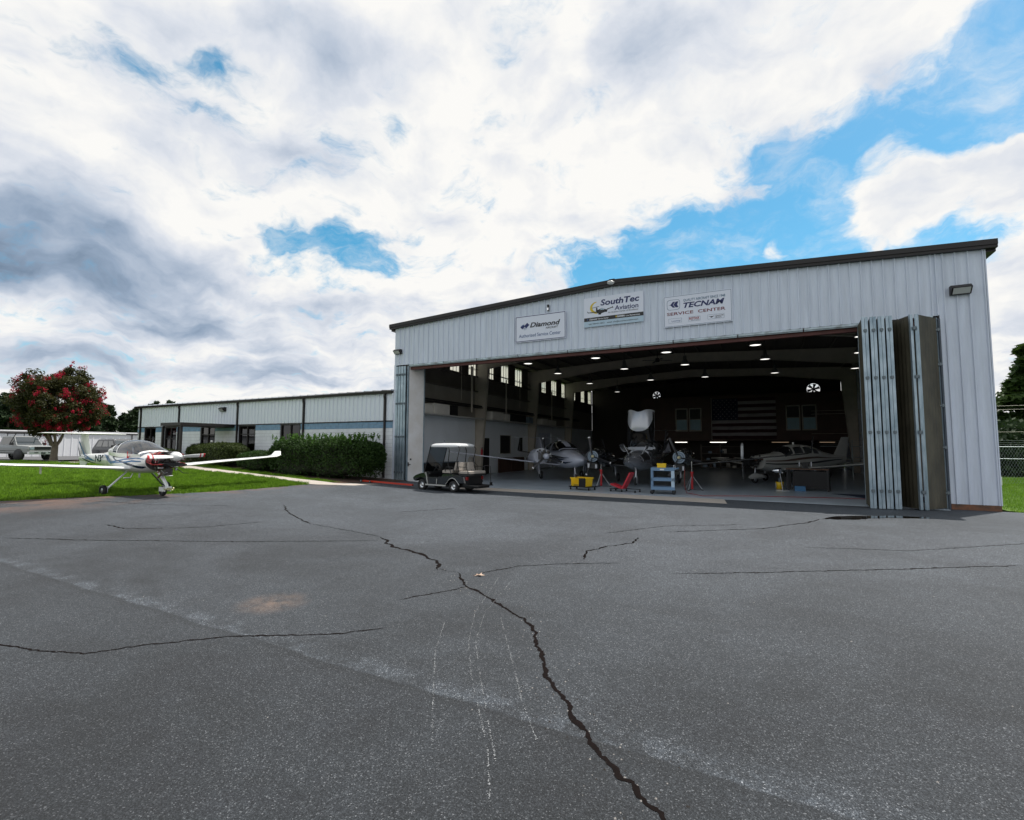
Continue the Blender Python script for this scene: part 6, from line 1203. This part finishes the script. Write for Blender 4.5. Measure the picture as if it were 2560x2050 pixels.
b = B(); b.tube([(-2.1, -.62, 1.78), (-4.2, -.62, 1.78)], .02, 6); b.tube([(-2.1, .62, 1.78), (-4.2, .62, 1.78)], .02, 6); part('roof_rail', b, m_blk, sv, kind='stuff'); b = B(); b.box(.0, .03, -.5, .5, .5, .8); part('grille', b, m_blk, sv); b = B(); b.box(-.03, .0, -.86, -.5, .7, .82); b.box(-.03, .0, .5, .86, .7, .82); part('headlight', b, m_chrome, sv, kind='stuff')
b = B(); b.box(-4.2, -1.0, -.985, -.978, .45, .5); b.box(-4.2, -1.0, .978, .985, .45, .5); part('sill_trim', b, m_alu, sv, kind='stuff')

# far row of hangars behind the car park
fh = thing('far_hangar_row', 'long white metal hangar building behind the parked vehicles', 'hangar', (-48, 0, .4)); m_fhw = mat('white_ribbed_metal', (.70, .70, .72), .5, var=.06)
for i in range(84):
    y = -26+i*.61; b = B(); b.add([(0, y, 0), (0, y+.5, 0), (.04, y+.52, 0), (.04, y+.58, 0), (0, y+.61, 0), (0, y, 2.62), (0, y+.5, 2.62), (.04, y+.52, 2.62), (.04, y+.58, 2.62), (0, y+.61, 2.62)], [(k, k+1, k+6, k+5) for k in range(4)]); b.box(-.02, -.005, y, y+.61, 0, 2.6)
    if i == 0: fme = mkmesh('wall_panel', b, m_fhw); y00 = y
    o = link('wall_panel', fme, fh); o.location = (0, y-y00, 0)
b = B(); b.add([(.02, -26, 2.80), (.02, 25.5, 2.80), (-8, 25.5, 3.05), (-8, -26, 3.05), (.02, -26, 2.7), (.02, 25.5, 2.7), (-8, 25.5, 2.95), (-8, -26, 2.95)], [(0, 1, 2, 3), (4, 7, 6, 5), (0, 4, 5, 1)]); part('roof', b, mat('weathered_roof_metal', (.42, .42, .43), .5, var=.1), fh)
b = B(); b.box(.0, .12, -26, 25.5, 2.62, 2.72); part('door_track', b, m_trim, fh)
for y in (-9, 3.2, 10.5): b = B(); b.box(.05, .09, y, y+.1, 0, 2.62); part('door_edge', b, m_trim, fh)
b = B(); b.box(-8, -.03, -26, -25.9, 0, 2.9); b.box(-8, -.03, 25.4, 25.5, 0, 2.9); part('end_wall', b, m_fhw, fh, kind='stuff')

# ================================================================== vegetation
def leafcloud(name, C, rad, n, size, m, parent, flat_=.7, kind=None, asp=1.6):
    """n leaf quads round each centre C (k,3) with radii rad (k,3)"""
    k = len(C); idx = rng.integers(0, k, n); u = rng.normal(size=(n, 3)); u /= np.linalg.norm(u, axis=1)[:, None]; r_ = rng.random(n)**.45
    p = C[idx]+u*r_[:, None]*rad[idx]
    nn = rng.normal(size=(n, 3)); nn[:, 2] += flat_; nn += u*.5; nn /= np.linalg.norm(nn, axis=1)[:, None]
    a = np.cross(nn, rng.normal(size=(n, 3))); a /= np.linalg.norm(a, axis=1)[:, None]; c = np.cross(nn, a); s_ = size*rng.uniform(.6, 1.35, n)[:, None]
    v = np.stack([p-a*s_*asp*.5, p+c*s_*.5, p+a*s_*asp*.5, p-c*s_*.5], 1).reshape(-1, 3)
    me = bpy.data.meshes.new(name); me.vertices.add(4*n); me.vertices.foreach_set('co', v.ravel()); me.loops.add(4*n); me.loops.foreach_set('vertex_index', np.arange(4*n)); me.polygons.add(n); me.polygons.foreach_set('loop_start', np.arange(n)*4); me.polygons.foreach_set('loop_total', np.full(n, 4)); me.update(calc_edges=True); me.materials.append(m)
    return link(name, me, parent, kind)
m_bark = mat('pale_bark', (.20, .16, .12), .85, var=.4, vscale=6, bump=.5); m_barkd = mat('dark_bark', (.07, .05, .04), .9, var=.4, vscale=4)
m_leafc = leafmat('crape_leaves', (.022, .026, .009), (.075, .075, .018), .9); m_flow = leafmat('crimson_flowers', (.22, .006, .02), (.60, .012, .06), 2.0, .7, .3)
m_hedge = leafmat('hedge_leaves', (.012, .032, .007), (.05, .105, .018), 1.6); m_hedge2 = leafmat('shrub_leaves', (.03, .05, .012), (.075, .10, .025), 1.6)
m_pine = leafmat('pine_needles', (.012, .026, .010), (.035, .062, .020), .25, .7, .2); m_pineR = leafmat('pine_needles_near', (.018, .042, .010), (.065, .11, .020), .35, .7, .25)
# crape myrtle
ct = thing('crape_myrtle_tree', 'rounded crape myrtle tree covered in crimson blossom, on the lawn at left', 'tree', (-29.2, -3.1, float(H(-29.2, -3.1))-.05))
b = B(); ends = []
def branch(p, d, L_, r_, lev):
    d = d.normalized(); pts = [p]; q = p
    for i in range(3): d = (d+Vector((random.uniform(-.2, .2), random.uniform(-.2, .2), .08))).normalized(); q = q+d*L_/3; pts.append(q)
    b.tube(pts, [r_, r_*.85, r_*.72, r_*.6], 7 if lev < 2 else 5)
    if lev >= 4: ends.append(q); return
    for i in range(3 if lev == 0 else 2 if lev < 3 else 2): branch(q, d+Vector((random.uniform(-.75, .75), random.uniform(-.75, .75), random.uniform(-.1, .35))), L_*random.uniform(.72, .9), r_*.62, lev+1)
b.tube([(0, 0, 0), (.02, 0, .5), (.0, .03, 1.1), (.02, 0, 1.5)], [.27, .21, .19, .17], 12)
for i in range(7):
    a = i*.9; branch(Vector((.12*math.cos(a), .12*math.sin(a), 1.2)), Vector((.62*math.cos(a), .62*math.sin(a), 1.0)), 1.3, .10, 0)
part('trunk', b, m_bark, ct)
E_ = np.array([tuple(e) for e in ends]); E_ = E_[(np.hypot(E_[:, 0], E_[:, 1]) < 2.4) & (E_[:, 2] > 2.0)]
n = 300; u = rng.normal(size=(n, 3)); u /= np.linalg.norm(u, axis=1)[:, None]; rr = rng.uniform(.45, 1.0, n)**.6
C = u*rr[:, None]*np.array([2.45, 2.55, 2.3])+np.array([.5, .0, 4.25]); C = C[C[:, 2] > 2.25]; C[:, 2] += .35*np.sin(C[:, 1]*2.2)+.25*np.sin(C[:, 0]*1.7)
rad = np.repeat(rng.uniform(.30, .6, len(C))[:, None], 3, 1)*np.array([1, 1, .75])
leafcloud('crown', C, rad, 60000, .085, m_leafc, ct)
fl_ = C[(np.linalg.norm((C-np.array([.5, 0, 4.25]))/np.array([2.45, 2.55, 2.3]), axis=1) > .70)]; fl_ = fl_[rng.random(len(fl_)) < .62]; off_ = fl_-np.array([.5, 0, 4.1]); off_ /= np.linalg.norm(off_, axis=1)[:, None]
fc = fl_+off_*rng.uniform(.2, .45, (len(fl_), 1)); fc = fc[rng.random(len(fc)) < .8]; fc = np.r_[fc, fc+rng.normal(0, .22, fc.shape), fl_[::2]+rng.normal(0, .3, fl_[::2].shape)]; fr = rng.uniform(.08, .26, (len(fc), 1)); leafcloud('blossom', fc, np.c_[fr, fr, fr*1.2], 17000, .06, m_flow, ct, asp=1.1)
# hedges
def hedge(label, x0, x1, y0, y1, top, n, m, wob=.12, size=.05, round_=.35, grp='clipped evergreen shrubs along the office wall'):
    t = thing('hedge' if x1-x0 > 5.5 else 'shrub', label, 'hedge' if x1-x0 > 5.5 else 'shrub', ((x0+x1)/2, (y0+y1)/2, 0), 0, grp); cx, cy = (x0+x1)/2, (y0+y1)/2
    g0 = float(H(cx, cy)); hx, hy = (x1-x0)/2, (y1-y0)/2; hz = (top-g0)/2
    nx, ny, nz_ = 30, 12, 12; th = rng.uniform(0, 2*np.pi, n); ph = np.arcsin(rng.uniform(-.75, 1, n)); e = round_
    pw = 2/e
    def PD(u, k):
        u = u/((np.abs(u)**pw).sum(-1)**(1/pw))[..., None]; x, y, z = hx*u[..., 0], hy*u[..., 1], hz*u[..., 2]
        w_ = 1+wob*(np.sin(x*2.1+y)+.6*np.sin(x*5.3+z*4)+.5*np.sin(y*6+z*5+x*1.3)+.4*np.sin(x*11+z*9))*.5
        k = np.asarray(k); return np.stack([x*w_**.3*k, y*w_*k, hz+z*w_*k+g0], -1)
    k = 1-rng.random(n)**2*.16; u0 = rng.normal(size=(n, 3))*np.array([1.3, .9, 1.1]); u0[:, 2] = np.where(u0[:, 2] < -.6, -u0[:, 2], u0[:, 2]); p = PD(u0/np.linalg.norm(u0, axis=1)[:, None], k); C = p; leafcloud('foliage', C, np.tile([.07, .07, .09], (n, 1)), n, size, m, t, .3)
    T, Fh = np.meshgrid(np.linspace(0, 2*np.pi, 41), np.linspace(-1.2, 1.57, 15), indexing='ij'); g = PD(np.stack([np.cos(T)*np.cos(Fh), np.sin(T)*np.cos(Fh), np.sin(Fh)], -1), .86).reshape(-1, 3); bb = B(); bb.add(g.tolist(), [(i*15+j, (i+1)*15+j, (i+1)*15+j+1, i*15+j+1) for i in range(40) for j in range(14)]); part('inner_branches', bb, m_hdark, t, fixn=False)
    return t
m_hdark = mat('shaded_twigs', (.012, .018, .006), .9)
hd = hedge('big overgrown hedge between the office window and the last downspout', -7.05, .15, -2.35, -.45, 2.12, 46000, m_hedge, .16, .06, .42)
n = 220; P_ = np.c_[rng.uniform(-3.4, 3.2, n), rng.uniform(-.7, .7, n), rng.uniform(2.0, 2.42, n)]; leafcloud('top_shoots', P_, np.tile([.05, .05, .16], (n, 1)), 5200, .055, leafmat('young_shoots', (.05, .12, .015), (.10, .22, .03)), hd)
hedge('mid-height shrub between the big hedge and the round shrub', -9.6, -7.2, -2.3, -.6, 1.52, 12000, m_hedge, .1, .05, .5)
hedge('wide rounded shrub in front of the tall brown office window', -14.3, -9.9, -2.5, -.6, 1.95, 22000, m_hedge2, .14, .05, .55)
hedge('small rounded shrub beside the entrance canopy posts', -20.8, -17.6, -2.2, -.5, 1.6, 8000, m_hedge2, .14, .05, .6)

# pines: three kinds of crown, then copies
def pine(h, seed, m, nleaf, dense=1.0, size=.32):
    random.seed(seed); t = thing('pine_tree', 'x', 'tree'); b = B(); b.tube([(0, 0, -.5), (random.uniform(-.2, .2), .1, h*.5), (random.uniform(-.3, .3), 0, h*.95)], [h*.018, h*.013, h*.004], 8); 
    C, Rr = [], []
    for i in range(int(34*dense)):
        z = h*random.uniform(.28, .97); k = 1-(z/h-.28)/.75; L_ = h*.20*(k**.75)*random.uniform(.5, 1.1)+.3; a = random.uniform(0, 6.28)
        b.tube([(0, 0, z-.15*L_), (L_*math.cos(a), L_*math.sin(a), z+.12*L_)], [h*.004, h*.0015], 5)
        for q in range(4): f = random.uniform(.35, 1.05); C.append((L_*f*math.cos(a)+random.uniform(-.3, .3), L_*f*math.sin(a)+random.uniform(-.3, .3), z+.1*L_+random.uniform(-.2, .5))); Rr.append((random.uniform(.5, 1.05)*h/16,)*2+(random.uniform(.35, .7)*h/16,))
    part('trunk', b, m_barkd, t); leafcloud('crown', np.array(C), np.array(Rr), nleaf, size, m, t, .5, asp=2.4); return t
G = 'pine trees of the far tree line'
protos = [pine(11.5, s, m_pine, 3600, 1.0, .34) for s in (1, 2, 3)]; random.seed(5)
k = 0; spots = []
for i in range(58): f = i/57; spots.append((-128+random.uniform(-5, 5)+f*34, -38+f*104+random.uniform(-2, 2)))
for i in range(40): f = i/39; spots.append((-140+random.uniform(-4, 4)+f*34, -40+f*112+random.uniform(-3, 3)))
for i, (x, y) in enumerate(spots):
    t = protos[i] if i < 3 else copy_tree(protos[i % 3]); s_ = random.uniform(.88, 1.08)*(1.04-.30*min(1, max(0, (y+10)/60))); t.location = (x, y, .6); t.scale = (s_*1.15, s_*1.15, s_*random.uniform(.95, 1.08)); t.rotation_euler = (0, 0, random.uniform(0, 6)); tag(t, 'dark pine among the tree line behind the far white hangars', 'tree', G)
for i, (x, y, sc_) in enumerate(((-72.5, 25.0, .74), (-70.2, 26.0, .73), (-68.8, 25.6, .70))):
    t = copy_tree(protos[i]); t.location = (x, y, .4); t.scale = (sc_,)*3; t.rotation_euler = (0, 0, i*1.3); tag(t, ['leftmost', 'middle', 'rightmost'][i]+' of the three pine tops showing just above the office roof', 'tree', 'pine tops above the office roof')
# big pine at the right edge and the dark wood under it
bp = pine(15.5, 11, m_pineR, 46000, 3.4, .30); bp.location = (41.5, 45.5, -.3); bp.scale = (1.35, 1.35, .80); bp.rotation_euler = (0, 0, 0); tag(bp, 'large green pine at the right edge behind the hangar corner', 'tree')
random.seed(21)
for i in range(11):
    x = 33+i*2.6; y = 50+random.uniform(-3, 6)+i*.6; t = copy_tree(protos[i % 3]); sc_ = random.uniform(.55, .72); t.location = (x, y, -2.2); t.scale = (sc_*1.5, sc_*1.5, sc_); t.rotation_euler = (0, 0, i); tag(t, 'dark tree in the wood behind the chain-link fence at right', 'tree', 'dark trees behind the chain-link fence')

# chain-link fence at right
fn = thing('chain_link_fence', 'galvanised chain-link fence with barbed wire, right of the hangar', 'fence', (0, 0, 0)); m_fen = mat('fence_galvanised', (.30, .34, .35), .45, metal=.6)
for i in range(9):
    x = 21.0+i*3.05+.6; b = B(); b.tube([(x, 15.2, -.1), (x, 15.2, 1.95)], .04, 8); b.tube([(x, 15.2, 1.95), (x, 14.98, 2.3)], .02, 5); part('post', b, m_fen, fn)
for z in (1.32, 1.95): b = B(); b.tube([(20, 15.2, z), (47, 15.2, z)], .022, 6); part('rail', b, m_fen, fn)
for q, z in enumerate((2.06, 2.17, 2.28)): b = B(); b.tube([(20, 15.14-.07*q, z), (47, 15.14-.07*q, z)], .006, 4); part('barbed_wire', b, m_fen, fn)
b = B()
for i in range(190):
    x = 22.5+i*.12
    for s_ in (1, -1): b.bar((x, 15.2+.004*s_, .03), (x+s_*1.88*.5, 15.2+.004*s_, 1.93), .006, .004)
part('wire_mesh', b, m_fen, fn, kind='stuff')
for q, (z, y) in enumerate(((4.45, 20.7), (4.22, 20.7), (2.85, 20.9))):
    t = thing('utility_cable', ['upper of the two close wires crossing in front of the right pine', 'lower of the two close wires crossing in front of the right pine', 'lowest single wire crossing in front of the right pine'][q], 'cable', (0, 0, 0), 0, 'wires at the right edge'); b = B(); b.tube([(20, y, z), (60, y+.5, z+.1)], .011, 5); part('wire', b, mat('pale_wire', (.45, .42, .35), .5), t)
t = thing('marker_post', 'short white marker post on the grass at the foot of the fence', 'post', (27.4, 13.2, 0)); b = B(); b.tube([(0, 0, 0), (0, 0, .42)], .06, 8); part('shaft', b, m_white, t); b = B(); b.tube([(0, 0, .42), (0, 0, .46)], .07, 8); part('cap', b, m_white, t)

# undergrowth of the wood behind the fence: a mass nobody could count
n = 900; C = np.c_[rng.uniform(27, 75, n), rng.uniform(24, 30, n), rng.uniform(-.3, 3.6, n)]; C[:, 1] += (C[:, 0]-27)*.1
ug = leafcloud('undergrowth', C, np.tile([.9, .9, .6], (n, 1)), 60000, .22, m_pine, None, .4); tag(ug, 'dark tangled undergrowth of the wood behind the chain-link fence', 'undergrowth', kind='stuff')
t = thing('fallen_leaf', 'dry pale leaf lying beside the long crack in the asphalt', 'leaf', (13.36, -13.5, .006), .4); b = B(); v = [(0, 0, .012)]
for i in range(10): a = i*math.pi/5; q = .085 if i % 2 == 0 else .035; v.append((q*math.cos(a), q*math.sin(a), .004+.01*(i % 3)))
b.add(v, [(0, i+1, (i+1) % 10+1) for i in range(10)]); part('blade', b, mat('dry_leaf', (.45, .33, .25), .8), t, fixn=False); b = B(); b.tube([(0, 0, .01), (-.09, -.05, .012)], .004, 5); part('stalk', b, m_brown, t)
